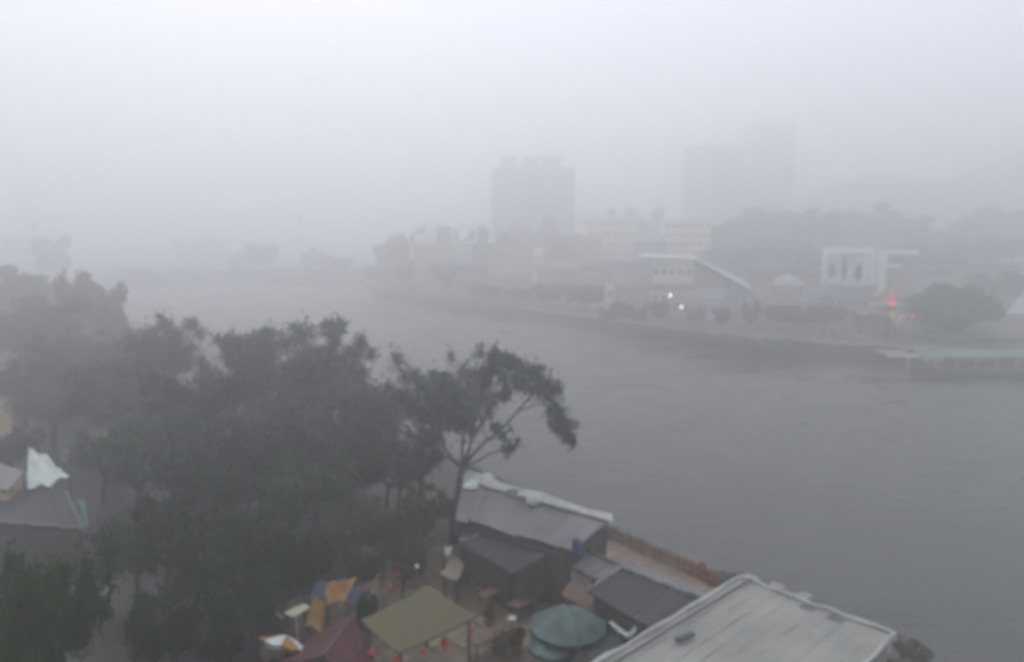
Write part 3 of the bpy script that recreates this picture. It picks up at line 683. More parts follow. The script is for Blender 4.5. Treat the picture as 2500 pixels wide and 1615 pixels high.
# white columned building
r, L, w_, bz, tp = block(2012, 2165, 610, 154, 'white flat-roofed building with dark hangings between columns', 'white', 11, 0, 0, name='columned_building')
for j in range(8):
    x = -w_ / 2 + w_ * (j + .5) / 8
    MB().box(L(x - w_ / 16 + .2, -5.8, (bz + tp) / 2), (.5, .8, tp - bz)).build('column', M['white'], r)
for j in range(7):
    x = -w_ / 2 + w_ * (j + .95) / 8
    if j in (1, 4, 6): window_obj(r, L(x, -5.52, tp - 7.6), .8, 1.5, -math.atan2(L(0, 0, 0).x, 154) * .93, 'pale_glass')
MB().box(L(0, -6.2, tp - .2), (w_ + .8, 1.7, 1.1)).build('fascia', M['white'], r)
for x, z, w, h, mk in ((-4.4 + .2, tp - 4.3, 1.5, 3.2, 'orange'), (-1.8, tp - 3.8, 1.3, 5.0, 'navy'), (.9, tp - 4.6, 2.2, 3.4, 'navy')):
    p = L(x, -6.35, z); MB().prism([p + Vector((-w * .15, 0, h / 2)), p + Vector((w * .15, 0, h / 2)), p + Vector((w / 2, 0, -h * .2)), p + Vector((0, 0, -h / 2)), p + Vector((-w / 2, 0, -h * .2))], 0.01) 
    q = MB().add([p + Vector(v) for v in ((-w * .15, 0, h / 2), (w * .15, 0, h / 2), (w / 2, 0, -h * .2), (0, 0, -h / 2), (-w / 2, 0, -h * .2))] + [p + Vector(v) for v in ((-w * .15, .12, h / 2), (w * .15, .12, h / 2), (w / 2, .12, -h * .2), (0, .12, -h / 2), (-w / 2, .12, -h * .2))],
               [(0, 4, 3, 2, 1), (5, 6, 7, 8, 9)] + [(i, (i + 1) % 5, (i + 1) % 5 + 5, i + 5) for i in range(5)])
    q.build('hanging', M[mk], r)
a, b_ = at(2165, 612, 154), at(2242, 622, 154); MB().box(((a.x + b_.x) / 2, 158, (a.z + b_.z) / 2), (b_.x - a.x, 8, a.z - b_.z)).build('wing_roof', M['white'], r)
a, b_ = at(2166, 645, 154), at(2202, 653, 154); MB().box(((a.x + b_.x) / 2, 157, (a.z + b_.z) / 2), (b_.x - a.x, 6, a.z - b_.z)).build('balcony', M['white'], r)
a, b_ = at(2166, 622, 160), at(2232, 700, 160); MB().box(((a.x + b_.x) / 2, 163, (a.z + b_.z) / 2), (b_.x - a.x, 5, a.z - b_.z)).build('wing_wall', M['wall'], r)
# grey tent-like slope at the right edge
r = empty('tent_hall', at(2480, 760, 150), 'pale grey steep tent roof cut off by the right edge', 'tent'); r.location.z = far_z(r.location.x, 150)
A0, A1, A2 = at(2425, 800, 148), at(2560, 640, 156), at(2700, 800, 148)
B0, B2 = at(2440, 790, 170), at(2700, 790, 170)
MB().add([A0, A1, A2, B0, B2, A0 - Vector((0, 0, 3.5)), A2 - Vector((0, 0, 3.5)), B0 - Vector((0, 0, 3.5)), B2 - Vector((0, 0, 3.5))], [(0, 2, 1), (3, 1, 4), (0, 1, 3), (2, 4, 1), (0, 5, 6, 2), (3, 4, 8, 7), (0, 3, 7, 5), (2, 6, 8, 4)]).build('canopy', M['pale_glass'], r)
# far left pale houses
block(735, 800, 618, 340, 'faint pale house on the far left shore', 'white', 9, 2, 3, roof='gable')
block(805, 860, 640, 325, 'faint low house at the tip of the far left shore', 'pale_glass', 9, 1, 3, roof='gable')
block(0, 60, 588, 300, 'faint pale house at the far left edge', 'white', 9, 2, 3)
block(420, 560, 575, 380, 'faint long shed with a light roof beyond the far left shore', 'white_cloth', 12, 1, 5, roof='gable', roofm='white_cloth')

def post(px, ytop, Y, label, h_ball=False, name='pole', cat='pole', r0=.16, group=None):
    t0 = at(px, ytop, Y); bz = far_z(t0.x, Y)
    r = empty(name, (t0.x, Y, bz - .3), label, cat, group)
    MB().tube([(t0.x, Y, bz - .3), (t0.x, Y, t0.z)], [r0, r0 * .5], 8).build('mast', M['metal'], r)
    if h_ball: MB().lathe((t0.x, Y, t0.z), [(.1, 0), (.8, .4), (1.1, 1.2), (.8, 2.0), (.1, 2.4)], 10).build('head', M['metal'], r)
    return r
post(407, 640, 318, 'thin mast on the far left shore, shorter left one', r0=.25); post(440, 590, 330, 'thin taller mast on the far left shore', r0=.28)
post(365, 575, 345, 'faint mast left of the taller mast', r0=.25)
post(733, 540, 335, 'tall mast with a dark ball on top on the far left shore', True, r0=.3)
post(85, 560, 300, 'faint mast with a dark ball at the far left', True, r0=.3)
post(2222, 500, 205, 'thin bare pole sticking out of the wooded hillside', r0=.12); post(2258, 530, 205, 'shorter bare pole on the wooded hillside', r0=.12)

# promenade railing with posts
pr = empty('promenade_railing', (30, 145, 3), 'dark railing on posts along the far promenade', 'railing')
P3 = [(8, 177, 3.2), (26, 149.5, 3.2), (43, 126, 3.2), (50, 123, 3.2)]
pm = None
for p, ang, L_ in polywalk(P3, 3.2):
    if pm is None:
        pm = MB().tube([(0, 0, 0), (0, 0, 1.15)], [.07, .06], 6).build('post', M['metal'], pr); o = pm
    else: o = pm.copy(); col.objects.link(o)
    o.location = p - pr.location
for hgt in (.6, 1.12): MB().tube([Vector(p) + Vector((0, 0, hgt)) for p in P3], .035, 5).build('rail', M['metal'], pr)

def street_lamp(px, py, label, n=1):
    Y = R(px, 800, 3).y + 2; t0 = at(px, py, Y)
    r = empty('street_lamp', (t0.x, Y, 3), label, 'street lamp', 'lit lamps on the far promenade')
    MB().tube([(t0.x, Y, 3), (t0.x, Y, t0.z)], [.1, .06], 8).build('post', M['metal'], r)
    MB().lathe((t0.x, Y, t0.z), [(.05, -.1), (.14, 0), (.17, .3), (.12, .5), (.03, .58)], 10).build('lamp_head', M['lamp'], r)
street_lamp(1636, 724, 'taller lit white street lamp on the far promenade')
street_lamp(1664, 752, 'shorter lit white lamp right of the taller lit one')

# ------------------------------------------------------------------ pavilion with red lights, landing, boat
def pavilion():
    c = R(2190, 838, 3); c.y += 5; c.x += 0.5
    r = empty('pavilion', c, 'reddish timber pavilion with curved roof lit by red lights at the quay', 'pavilion')
    w, d, h = 6.4, 5.5, 4.0
    for x in (-1, -.33, .33, 1):
        for y in (-1, 1): MB().tube([c + Vector((x * w / 2, y * d / 2, 0)), c + Vector((x * w / 2, y * d / 2, h))], .16, 8).build('column', M['red_roof'], r)
    MB().box(c + Vector((0, 0, .15)), (w + 1.4, d + 1.4, .3)).build('plinth', M['wall'], r)
    MB().box(c + Vector((0, d / 2 - .2, 2)), (w - .4, .15, 3.6)).build('rear_screen', M['brown_wall'], r)
    for lev, (s, z0) in enumerate(((1.0, h), (.62, h + 2.3))):
        n_ = 24; vv = []
        for k in range(n_):
            a = 2 * math.pi * k / n_; q = max(abs(math.cos(a)), abs(math.sin(a))); cx, cy = math.cos(a) / q, math.sin(a) / q
            cor = (math.hypot(cx, cy) - 1) / .414
            for rr, zz in ((1.28, .0 + .9 * cor), (.95, .35 + .2 * cor), (.6, 1.0), (.25, 2.0)): vv.append(c + Vector((cx * w / 2 * rr * s, cy * d / 2 * rr * s, z0 + zz * (1 if lev else .85))))
        ro = MB().add(vv, [(k * 4 + j, ((k + 1) % n_) * 4 + j, ((k + 1) % n_) * 4 + j + 1, k * 4 + j + 1) for k in range(n_) for j in range(3)] + [tuple(k * 4 + 3 for k in range(n_))]).build('roof', M['red_roof'], r, smooth=False)
    MB().lathe(c + Vector((0, 0, h + 4.2)), [(.2, 0), (.35, .3), (.12, .6), (.22, .9), (.03, 1.4)], 8).build('finial', M['gold'], ro)
    return c
pc = pavilion()
# neon ring
c = at(2176, 730, pc.y - 4.6); r = empty('neon_ring', c, 'glowing red ring light with a bright lower right side', 'neon light')
pts = [c + Vector((math.cos(t_) * .42 + .1 * math.sin(t_), 0, math.sin(t_) * .95 - .35 * math.cos(t_))) for t_ in [2 * math.pi * k / 24 for k in range(25)]]
MB().tube(pts, .04, 6).build('tube', M['neon'], r)
MB().tube([c + Vector((.25, .02, -.5)), c + Vector((.5, .02, -1.0))], [.16, .1], 8).build('bulb', M['neon'], r)
c2 = Vector((c.x, c.y + .1, 0)); MB().tube([Vector((c.x - .2, c.y + .2, 3)), Vector((c.x - .2, c.y + .2, c.z + .6))], .07, 6).build('post', M['metal'], r)
c = at(2228, 773, pc.y - 3.8); r = empty('red_lantern', c, 'small red light right of the pavilion ornament on the quay', 'lantern')
MB().lathe(c, [(.04, -.18), (.15, -.1), (.18, 0), (.15, .1), (.04, .18)], 10).build('shade', M['neon'], r); MB().tube([c + Vector((0, 0, .25)), c + Vector((0, 0, 1.6))], .02, 5).build('cord', M['metal'], r)
c = at(2190, 780, pc.y - 4.0); r = empty('amber_ornament', c, 'amber lit V-shaped ornament on the pavilion front', 'ornament')
for sx in (-1, 1): MB().tube([c + Vector((sx * 1.0, 0, 1.0)), c + Vector((sx * .55, 0, .2)), c + Vector((0.05 * sx, 0, -1.0))], [.10, .16, .07], 7).build('arm', M['amber'], r)
MB().box(c + Vector((-.6, 0, 1.15)), (1.5, .12, .16)).build('bar', M['amber'], r)

# landing stage
a = R(2085, 836, 3); r = empty('landing_stage', R(2160, 860, 0), 'pale landing stage on white posts jutting from the quay', 'landing stage')
x0, x1 = R(2140, 860, 2.2).x, R(2243, 862, 2.2).x; y0 = R(2200, 868, 2.2).y
q = None
npl = 14
for k in range(npl):
    xa = lerp(x0, x1, k / npl); xb = lerp(x0, x1, (k + 1) / npl) - .06
    MB().box(((xa + xb) / 2, y0 + 3.2, 2.3 + (k % 2) * .012), (xb - xa, 6.4, .16)).build('deck_plank', M['wall'], r)
for px in (2206, 2214, 2226, 2240, 2165):
    x = R(px, 870, 1).x; MB().tube([(x, y0 + .2, -1), (x, y0 + .2, 2.2)], .17, 8).build('pile', M['white'], r)
MB().box(((x0 + x1) / 2, y0 + .02, 2.15), (x1 - x0, .1, .35)).build('edge_beam', M['white'], r)
for k in range(6):
    x = lerp(x0 + 2, x1, k / 5); MB().tube([(x, y0 + .3, 2.3), (x, y0 + .3, 3.3)], .05, 6).build('rail_post', M['white'], r)
MB().tube([(x0 + 2, y0 + .3, 3.3), (x1, y0 + .3, 3.3)], .05, 6).build('hand_rail', M['white'], r)

# long covered boat
def boat():
    Yb = 104; a = at(2244, 845, Yb); L_ = 34; z0 = 0
    r = empty('tour_boat', (a.x + L_ / 2, Yb + 2, 0), 'long covered boat with a green awning roof moored at the right', 'boat')
    vv = []; n_ = 14
    for k in range(n_ + 1):
        u = k / n_; x = a.x + u * L_; half = 2.2 * min(1, (u * 9) ** .5) * min(1, ((1 - u) * 9 + .02) ** .5); sheer = 1.35 + .6 * (2 * u - 1) ** 4
        vv += [Vector((x, Yb + 2 - half, sheer)), Vector((x, Yb + 2 - half * .6, -.4)), Vector((x, Yb + 2 + half * .6, -.4)), Vector((x, Yb + 2 + half, sheer))]
    fs = [(k * 4 + j, (k + 1) * 4 + j, (k + 1) * 4 + j + 1, k * 4 + j + 1) for k in range(n_) for j in range(3)] + [(k * 4, k * 4 + 3, (k + 1) * 4 + 3, (k + 1) * 4) for k in range(n_)] + [(0, 1, 2, 3), tuple(n_ * 4 + j for j in (3, 2, 1, 0))]
    hull = MB().add(vv, fs).build('hull', M['hull'], r)
    MB().tube([vv[k * 4] + Vector((0, -.03, .05)) for k in range(n_ + 1)], .1, 6).build('gunwale', M['green_roof'], hull)
    for k in range(1, 12):
        for s in (-1, 1): x = a.x + k * L_ / 12; MB().tube([(x, Yb + 2 + s * 1.7, 1.3), (x, Yb + 2 + s * 1.7, 3.4)], .06, 6).build('awning_post', M['white'], r)
    MB().box((a.x + L_ / 2, Yb + 2, 1.75), (L_ * .84, 3.2, .7)).build('bench_bank', M['metal'], r)
    for k in range(12):
        xa = a.x + .4 + k * (L_ - .8) / 12; xb = a.x + .4 + (k + 1) * (L_ - .8) / 12 - .05; vv = []
        for j in range(7):
            t_ = j / 6 * 2 - 1
            for x in (xa, xb): vv.append(Vector((x, Yb + 2 + t_ * 2.1, 4.05 - .75 * t_ * t_ + .08 * math.sin(k * 1.7))))
        lo = [v - Vector((0, 0, .08)) for v in vv]; m_ = len(vv)
        fs = [(j * 2, j * 2 + 1, j * 2 + 3, j * 2 + 2) for j in range(6)] + [(j * 2 + m_, j * 2 + 2 + m_, j * 2 + 3 + m_, j * 2 + 1 + m_) for j in range(6)] + [(0, m_, m_ + 1, 1), (m_ - 2, m_ - 1, 2 * m_ - 1, 2 * m_ - 2)]
        MB().add(vv + lo, fs).build('awning_panel', M['green_roof'], r)
boat()
# wavy pale roofs behind the boat
for i, (px, yt, Y, lab) in enumerate(((2300, 806, 122, 'low tan roofed stall behind the left end of the boat'), (2420, 808, 121, 'low tan roofed stall behind the middle of the boat'), (2540, 806, 120, 'low tan roofed stall at the right edge behind the boat'))):
    block(px - 62, px + 60, yt, Y, lab, 'tan', 4, 1, 5, name='stall', cat='stall', base=2.9, roof='gable', roofm='khaki', rh=.8, group='stalls behind the boat')

# two people on the quay
def person(px, py, label, top_m, h=1.78, face=0.3, stride=.12, seed=1):
    c = R(px, py, 3.24); s = h / 1.75
    J = {'pel': (0, 0, .95), 'sp': (0, .01, 1.15), 'ch': (0, 0, 1.35), 'nk': (0, .01, 1.48), 'hd': (0, -.02, 1.58), 'ht': (0, -.01, 1.68),
         'hl': (-.09, 0, .90), 'kl': (-.10, -stride * .7, .50), 'al': (-.10, -stride * .4, .09), 'tl': (-.11, -stride * .4 - .16, .035),
         'hr': (.09, 0, .90), 'kr': (.10, stride * .2, .49), 'ar': (.10, stride, .09), 'tr': (.11, stride - .16, .035),
         'sl': (-.18, 0, 1.40), 'el': (-.24, .02, 1.12), 'wl': (-.23, -.08, .88), 'fl': (-.23, -.11, .78),
         'sr': (.18, 0, 1.40), 'er': (.25, -.02, 1.13), 'wr': (.22, -.20, .98), 'fr': (.19, -.28, .96)}
    E = [('pel', 'sp'), ('sp', 'ch'), ('ch', 'nk'), ('nk', 'hd'), ('hd', 'ht'), ('pel', 'hl'), ('hl', 'kl'), ('kl', 'al'), ('al', 'tl'), ('pel', 'hr'), ('hr', 'kr'), ('kr', 'ar'), ('ar', 'tr'),
         ('ch', 'sl'), ('sl', 'el'), ('el', 'wl'), ('wl', 'fl'), ('ch', 'sr'), ('sr', 'er'), ('er', 'wr'), ('wr', 'fr')]
    rad = {'pel': .14, 'sp': .125, 'ch': .15, 'nk': .055, 'hd': .085, 'ht': .075, 'hl': .09, 'hr': .09, 'kl': .06, 'kr': .06, 'al': .042, 'ar': .042, 'tl': .035, 'tr': .035,
           'sl': .065, 'sr': .065, 'el': .045, 'er': .045, 'wl': .03, 'wr': .03, 'fl': .028, 'fr': .028}
    # five short fingers on each hand
    for sd_, f_ in (('l', 'fl'), ('r', 'fr')):
        fx, fy, fz_ = J[f_]; wx, wy, wz = J['w' + sd_]; d = Vector((fx - wx, fy - wy, fz_ - wz)).normalized()
        for k in range(5):
            o_ = (k - 2) * .016; ln = (.035, .06, .068, .062, .05)[k]; J[f'{sd_}f{k}'] = (fx + o_ + d.x * ln, fy + d.y * ln - (0.02 if k == 0 else 0), fz_ + d.z * ln); E.append((f_, f'{sd_}f{k}')); rad[f'{sd_}f{k}'] = .009
    keys = list(J); me = bpy.data.meshes.new('body_skeleton'); me.from_pydata([Vector(J[k]) * s for k in keys], [(keys.index(a), keys.index(b_)) for a, b_ in E], [])
    tmp = bpy.data.objects.new('tmp', me); col.objects.link(tmp)
    tmp.modifiers.new('s', 'SKIN'); sv = me.skin_vertices[0].data if me.skin_vertices else None
    if sv is None:
        return
    for i, k in enumerate(keys): sv[i].radius = (rad[k] * s, rad[k] * s * (.75 if k in ('ch', 'sp', 'pel') else 1)); sv[i].use_root = (k == 'pel')
    sub = tmp.modifiers.new('u', 'SUBSURF'); sub.levels = 2
    dg = bpy.context.evaluated_depsgraph_get(); ev = bpy.data.meshes.new_from_object(tmp.evaluated_get(dg)); bpy.data.objects.remove(tmp)
    ev.name = 'person'; ev.materials.clear(); ev.materials.append(M['skin']); ev.shade_smooth()
    r = empty('person', c, label, 'person', 'people standing on the quay'); r.rotation_euler.z = face
    o = bpy.data.objects.new('body', ev); col.objects.link(o); o.parent = r
    def cloth(nm, test, off, mk):
        ids = [p for p in ev.polygons if test(p.center)]
        mp_ = {}; vs = []; fs = []
        for p in ids:
            f = []
            for vi in p.vertices:
                if vi not in mp_: v = ev.vertices[vi]; mp_[vi] = len(vs); vs.append(v.co + v.normal * off)
                f.append(mp_[vi])
            fs.append(tuple(f))
        MB().add(vs, fs).build(nm, M[mk], r, origin=(0, 0, 0)).location = (0, 0, 0)
    cloth('jacket', lambda c_: .86 * s < c_.z < 1.49 * s and not (c_.z < .93 * s and abs(c_.x) > .19 * s) and not (c_.y < -.19 * s), .022, top_m)
    cloth('trousers', lambda c_: .1 * s < c_.z < .93 * s and abs(c_.x) < .19 * s, .015, 'black')
    cloth('shoes', lambda c_: c_.z <= .11 * s, .01, 'black')
    cloth('hair', lambda c_: c_.z > 1.66 * s or (c_.z > 1.56 * s and c_.y > .03 * s), .014, 'black')
person(2012, 828, 'person in a black jacket at left of the pair on the quay', 'black', 1.78, 2.8, .05)
person(2033, 829, 'person in a navy blue coat at right of the pair on the quay', 'navy', 1.82, -.3, .1)

# ================================================================== foreground settlement
def roof_panels(parent, A, B, C, D, n, mk, name='roof_panel', corr=.03, wave=.06, over=.0, sag=.08, nv=8, nu=8, lip=.07):
    """A-B is the far edge, D-C the near edge; n sheets side by side along A-B"""
    A, B, C, D = map(Vector, (A, B, C, D)); rnd = random.Random(int(A.x * 100) + n)
    nrm = (B - A).cross(D - A).normalized(); nrm = nrm if nrm.z > 0 else -nrm
    for i in range(n):
        u0, u1 = i / n, (i + 1) / n - .0022; e0, e1 = rnd.uniform(-over, over), rnd.uniform(-over, over); lift = rnd.uniform(0, .018)
        vs = []
        for a in range(nu + 1):
            u = lerp(u0, u1, a / nu)
            for b2 in range(nv + 1):
                v = lerp(-e0, 1 + e1, b2 / nv)
                p = A.lerp(B, u).lerp(D.lerp(C, u), v)
                z = corr * math.sin(a / nu * math.pi * 6) - sag * 4 * u * (1 - u) * .5 - sag * 4 * v * (1 - v) * .5 + wave * mnoise.noise(Vector((p.x * .6, p.y * .6, 3.1))) + lift
                vs.append(p + nrm * z)
        m_ = len(vs); q = nv + 1
        vs2 = [v - nrm * lip for v in vs]
        fs = [(a * q + b2, (a + 1) * q + b2, (a + 1) * q + b2 + 1, a * q + b2 + 1) for a in range(nu) for b2 in range(nv)]
        fs += [tuple(j + m_ for j in f[::-1]) for f in fs]
        for a in range(nu): fs += [(a * q, a * q + m_, (a + 1) * q + m_, (a + 1) * q), (a * q + nv, (a + 1) * q + nv, (a + 1) * q + nv + m_, a * q + nv + m_)]
        for b2 in range(nv): fs += [(b2, b2 + 1, b2 + 1 + m_, b2 + m_), (nu * q + b2, nu * q + b2 + m_, nu * q + b2 + 1 + m_, nu * q + b2 + 1)]
        MB().add(vs + vs2, fs).build(name, M[mk], parent)
def walls(parent, A, B, C, D, mk, inset=.35, base=1.0, drop=.12, posts=False, gap=0):
    P = [Vector(p) for p in (A, B, C, D)]; ctr = sum(P, Vector()) / 4
    Q = [p + (ctr - p).normalized() * inset for p in P]
    if posts:
        for q in Q: MB().tube([(q.x, q.y, base), (q.x, q.y, q.z - drop - .1)], .06, 7).build('post', M['metal'], parent)
        return
    for i in range(4):
        a, b_ = Q[i], Q[(i + 1) % 4]; d = (b_ - a); d.z = 0; n_ = Vector((-d.y, d.x, 0)).normalized() * .08
        za, zb = a.z - drop - .15, b_.z - drop - .15; a = a + d.normalized() * .1; b_ = b_ - d.normalized() * .1
        v = [Vector((a.x, a.y, base)) - n_, Vector((b_.x, b_.y, base)) - n_, Vector((b_.x, b_.y, zb)) - n_, Vector((a.x, a.y, za)) - n_]
        MB().add(v + [x + n_ * 2 for x in v], [(0, 1, 2, 3), (7, 6, 5, 4), (0, 4, 5, 1), (1, 5, 6, 2), (2, 6, 7, 3), (3, 7, 4, 0)]).build('wall', M[mk], parent)
def shed(name, label, cat, A, B, C, D, n, rm, wm_='wall', trim=None, trimsides='ABCD', posts=False, group=None, **kw):
    A, B, C, D = map(Vector, (A, B, C, D)); c = (A + B + C + D) / 4
    r = empty(name, (c.x, c.y, 1.0), label, cat, group)
    roof_panels(r, A, B, C, D, n, rm, **kw); walls(r, A, B, C, D, wm_, posts=posts)
    if trim:
        for s in trimsides.split(','):
            p, q = {'AB': (A, B), 'BC': (B, C), 'CD': (C, D), 'DA': (D, A)}[s]
            pts = [p.lerp(q, k / 10) + Vector((0, 0, .06 + .05 * math.sin(k * 2.3) - .04 * math.sin(k / 10 * math.pi))) for k in range(11)]
            MB().tube(pts, [.09 + .02 * math.sin(k * 1.9) for k in range(11)], 6).build('edge_flashing', M[trim], r)
    return r

# 1 big white roof lower right
A, B, C = R(1808, 1408, 4.8), R(2185, 1548, 4.6), R(1435, 1632, 4.9)
D = B + C - A
r = shed('warehouse', 'big pale corrugated metal roof in the lower right corner by the water', 'building', A, B, D, C, 11, 'white_metal', 'wall', 'pale_edge', 'AB,BC,DA', over=.10, wave=.12, corr=.012)
# inner raised ridge line and roof debris
q = MB(); 
a_, b_ = A.lerp(B, .05).lerp(C, .03), C.lerp(D, .02)
q.tube([A.lerp(B, .08) .lerp(C.lerp(D, .08), k / 8) + Vector((0, 0, .14)) for k in range(9)], .05, 5); q.build('gutter_pipe', M['metal'], r)
MB().box(R(1672, 1552, 4.95), (.9, .22, .14), .6).build('roof_vent', M['slate_cloth'], r)
p = R(2168, 1600, 1); r = empty('pole', p, 'short white pole at the right corner of the big pale roof', 'pole'); MB().tube([p, p + Vector((0, 0, 1.3))], .04, 6).build('shaft', M['white'], r)
# 2 long mauve roof by the leaning tree
A, B, C, D = R(1134, 1150, 5.3), R(1497, 1262, 5.0), R(1395, 1345, 4.3), R(1112, 1262, 4.3)
r = shed('long_house', 'long mauve-grey metal roof with a pale far edge beside the leaning tree', 'building', A, B, C, D, 9, 'grey_metal', 'dark_wall', None, over=.06, wave=.12)
e0, e1 = A + Vector((0, 0, .12)), B + Vector((0, 0, .12)); off = (D - A).normalized()
n_ = 7
for k in range(n_):
    a, b_ = e0.lerp(e1, k / n_), e0.lerp(e1, (k + 1) / n_ - .006); wv = .10 * math.sin(k * 1.9)
    w0 = 1.35 - .09 * k
    MB().prism([a + Vector((0, 0, wv)), b_ + Vector((0, 0, .10 * math.sin((k + 1) * 1.9))), b_ + off * (w0 - .05) + Vector((0, 0, .06)), a + off * w0 + Vector((0, 0, .06))], .07).build('ridge_sheet', M['pale_edge'], r)
for px, py, s, mk in ((1150, 1192, .55, 'white_cloth'), (1188, 1172, .5, 'white_cloth'), (1300, 1232, .4, 'pale_edge'), (1252, 1212, .5, 'green_cloth')):
    p = R(px, py, 4.85); MB().lathe(p + Vector((0, 0, .1)), [(s * .9, 0), (s, .1), (s * .7, .3), (s * .2, .38)], 9).build('loose_sheet', M[mk], r)
# 3 dark gable in front
A, B, C, D = R(1256, 1272, 4.0), R(1368, 1334, 4.0), R(1250, 1398, 3.3), R(1122, 1322, 3.4)
shed('low_house', 'dark charcoal roof with pale edges in front of the long mauve roof', 'building', A, B, C, D, 6, 'dark_roof', 'dark_wall', 'dim_edge', 'DA,AB', wave=.08)
# 4 cream-grey small roof
A, B, C, D = R(1402, 1326, 3.8), R(1515, 1382, 3.8), R(1452, 1416, 3.3), R(1360, 1362, 3.4)
shed('lean_to', 'small grey roof with a cream rim above the green umbrella', 'shed', A, B, C, D, 4, 'grey_metal', 'wall', 'beige_tarp', 'CD,DA,AB', sag=.2)
p = R(1408, 1352, 3.95); r = empty('water_barrel', p, 'dark blue barrel standing on the small cream-rimmed roof', 'barrel'); MB().lathe(p, [(.22, 0), (.25, .05), (.24, .35), (.26, .4), (.24, .75), (.2, .8)], 12).build('drum', M['blue_plastic'], r); MB().lathe(p + Vector((0, 0, .805)), [(.19, 0), (.19, .05), (.05, .07)], 12).build('lid', M['metal'], r)
# 5 dark flat roofs
A, B, C, D = R(1518, 1384, 4.0), R(1716, 1462, 4.0), R(1610, 1545, 3.8), R(1432, 1442, 3.7)
shed('boat_house', 'black felt roof between the red fence and the big pale roof', 'building', A, B, C, D, 6, 'dark_roof', 'dark_wall', 'dim_edge', 'AB,DA', wave=.08)
A, B, C, D = R(1515, 1382, 3.2), R(1450, 1350, 3.2), R(1610, 1395, 3.0), R(1720, 1440, 3.0)
A, B, C, D = R(1500, 1352, 3.0), R(1732, 1442, 3.0), R(1712, 1460, 2.9), R(1506, 1378, 2.9)
shed('walkway_roof', 'narrow grey strip roof beside the waterside deck', 'roof', A, B, C, D, 6, 'grey_metal', 'wall', None, posts=True)
# 6 deck with red fence
DA, DB = R(1440, 1300, 1.7), R(1760, 1445, 1.7)
dr = empty('timber_deck', (DA + DB) / 2 - Vector((0, 0, .7)), 'tan timber deck on piles along the near shore', 'deck')
dd = (DB - DA); dn = Vector((-dd.y, dd.x, 0)).normalized(); dn = dn if dn.y < 0 else -dn
npk = 34; ang = math.atan2(dd.y, dd.x)
me0 = None
for k in range(npk):
    p = DA.lerp(DB, (k + .5) / npk) + dn * .9
    if me0 is None:
        o = MB().box((0, 0, 0), (dd.length / npk * .9, 2.4, .08)).build('deck_plank', M['tan'], dr, origin=(0, 0, 0)); me0 = o
    else: o = me0.copy(); col.objects.link(o)
    o.location = p - dr.location + Vector((0, 0, random.uniform(-.015, .015))); o.rotation_euler.z = ang + random.uniform(-.02, .02)
for k in range(8):
    p = DA.lerp(DB, k / 7) - dn * .2; MB().tube([(p.x, p.y, -1), (p.x, p.y, 1.66)], .1, 7).build('pile', M['tan'], dr)
fr_ = empty('deck_fence', (DA + DB) / 2, 'wooden picket fence with red painted boards at the water side of the deck', 'fence')
nf = 44
for k in range(nf):
    p = DA.lerp(DB, (k + .5) / nf) - dn * .25; red = (k > 29 and k < 42) or k in (14, 18, 19, 22, 24)
    h = random.uniform(.75, 1.1); MB().box((p.x, p.y, 1.7 + h / 2), (dd.length / nf * (.82 if red else .5), .05, h), ang + random.uniform(-.06, .06)).build('picket', M['red' if red and k % 2 == 0 or red and k > 36 else 'tan'], fr_)
for z in (.35, .8): MB().tube([DA - dn * .19 + Vector((0, 0, z)), DB - dn * .19 + Vector((0, 0, z))], .035, 5).build('rail', M['tan'], fr_)

# 7 umbrellas
def parasol(c, rad, drop, mk, label, mk2=None, n=8, pole=2.4, name='parasol', tilt=(0, 0), valance=.18):
    c = Vector(c); r = empty(name, (c.x, c.y, 1.05), label, 'parasol', None); m = Matrix.Rotation(tilt[0], 3, 'X') @ Matrix.Rotation(tilt[1], 3, 'Y')
    for k in range(n):
        a0, a1 = 2 * math.pi * k / n + .2, 2 * math.pi * (k + 1) / n + .2 - .015; vs = []
        for i in range(5):
            t_ = i / 4
            for j in range(4):
                a = lerp(a0, a1, j / 3); rr = rad * t_ * (1 - .05 * math.sin(j / 3 * math.pi) * t_); z = -drop * t_ ** 1.25 - .08 * math.sin(j / 3 * math.pi) * t_
                vs.append(c + m @ Vector((rr * math.cos(a), rr * math.sin(a), z)))
        for j in range(4): vs.append(vs[16 + j] - Vector((0, 0, valance)))
        fs = [(i * 4 + j, i * 4 + j + 1, i * 4 + 5 + j, i * 4 + 4 + j) for i in range(5) for j in range(3)]
        pn = MB().add(vs + [v - Vector((0, 0, .02)) for v in vs], fs + [tuple(q + len(vs) for q in f[::-1]) for f in fs]).build('canopy_panel', M[mk2 if (mk2 and k % 2) else mk], r)
        MB().tube([c + m @ Vector((.05, 0, -.06)), c + m @ Vector((rad * math.cos(a0) * .97, rad * math.sin(a0) * .97, -drop - .04))], .015, 5).build('rib', M['metal'], r)
    MB().tube([(c.x, c.y, 1.1), c], .04, 7).build('pole', M['metal'], r); MB().lathe((c.x, c.y, 1.05), [(.35, 0), (.33, .1), (.08, .16)], 12).build('base', M['stone'], r)
    MB().lathe(c, [(.05, -.02), (.05, .08), (.01, .16)], 8).build('finial', M['metal'], r)
    return r
parasol(R(1388, 1478, 3.9), 1.75, .85, 'green_cloth', 'large sea-green parasol at the edge of the courtyard')
parasol(R(1350, 1545, 3.0), 1.1, .5, 'green_cloth', 'smaller dark green-grey parasol under the large sea-green one')
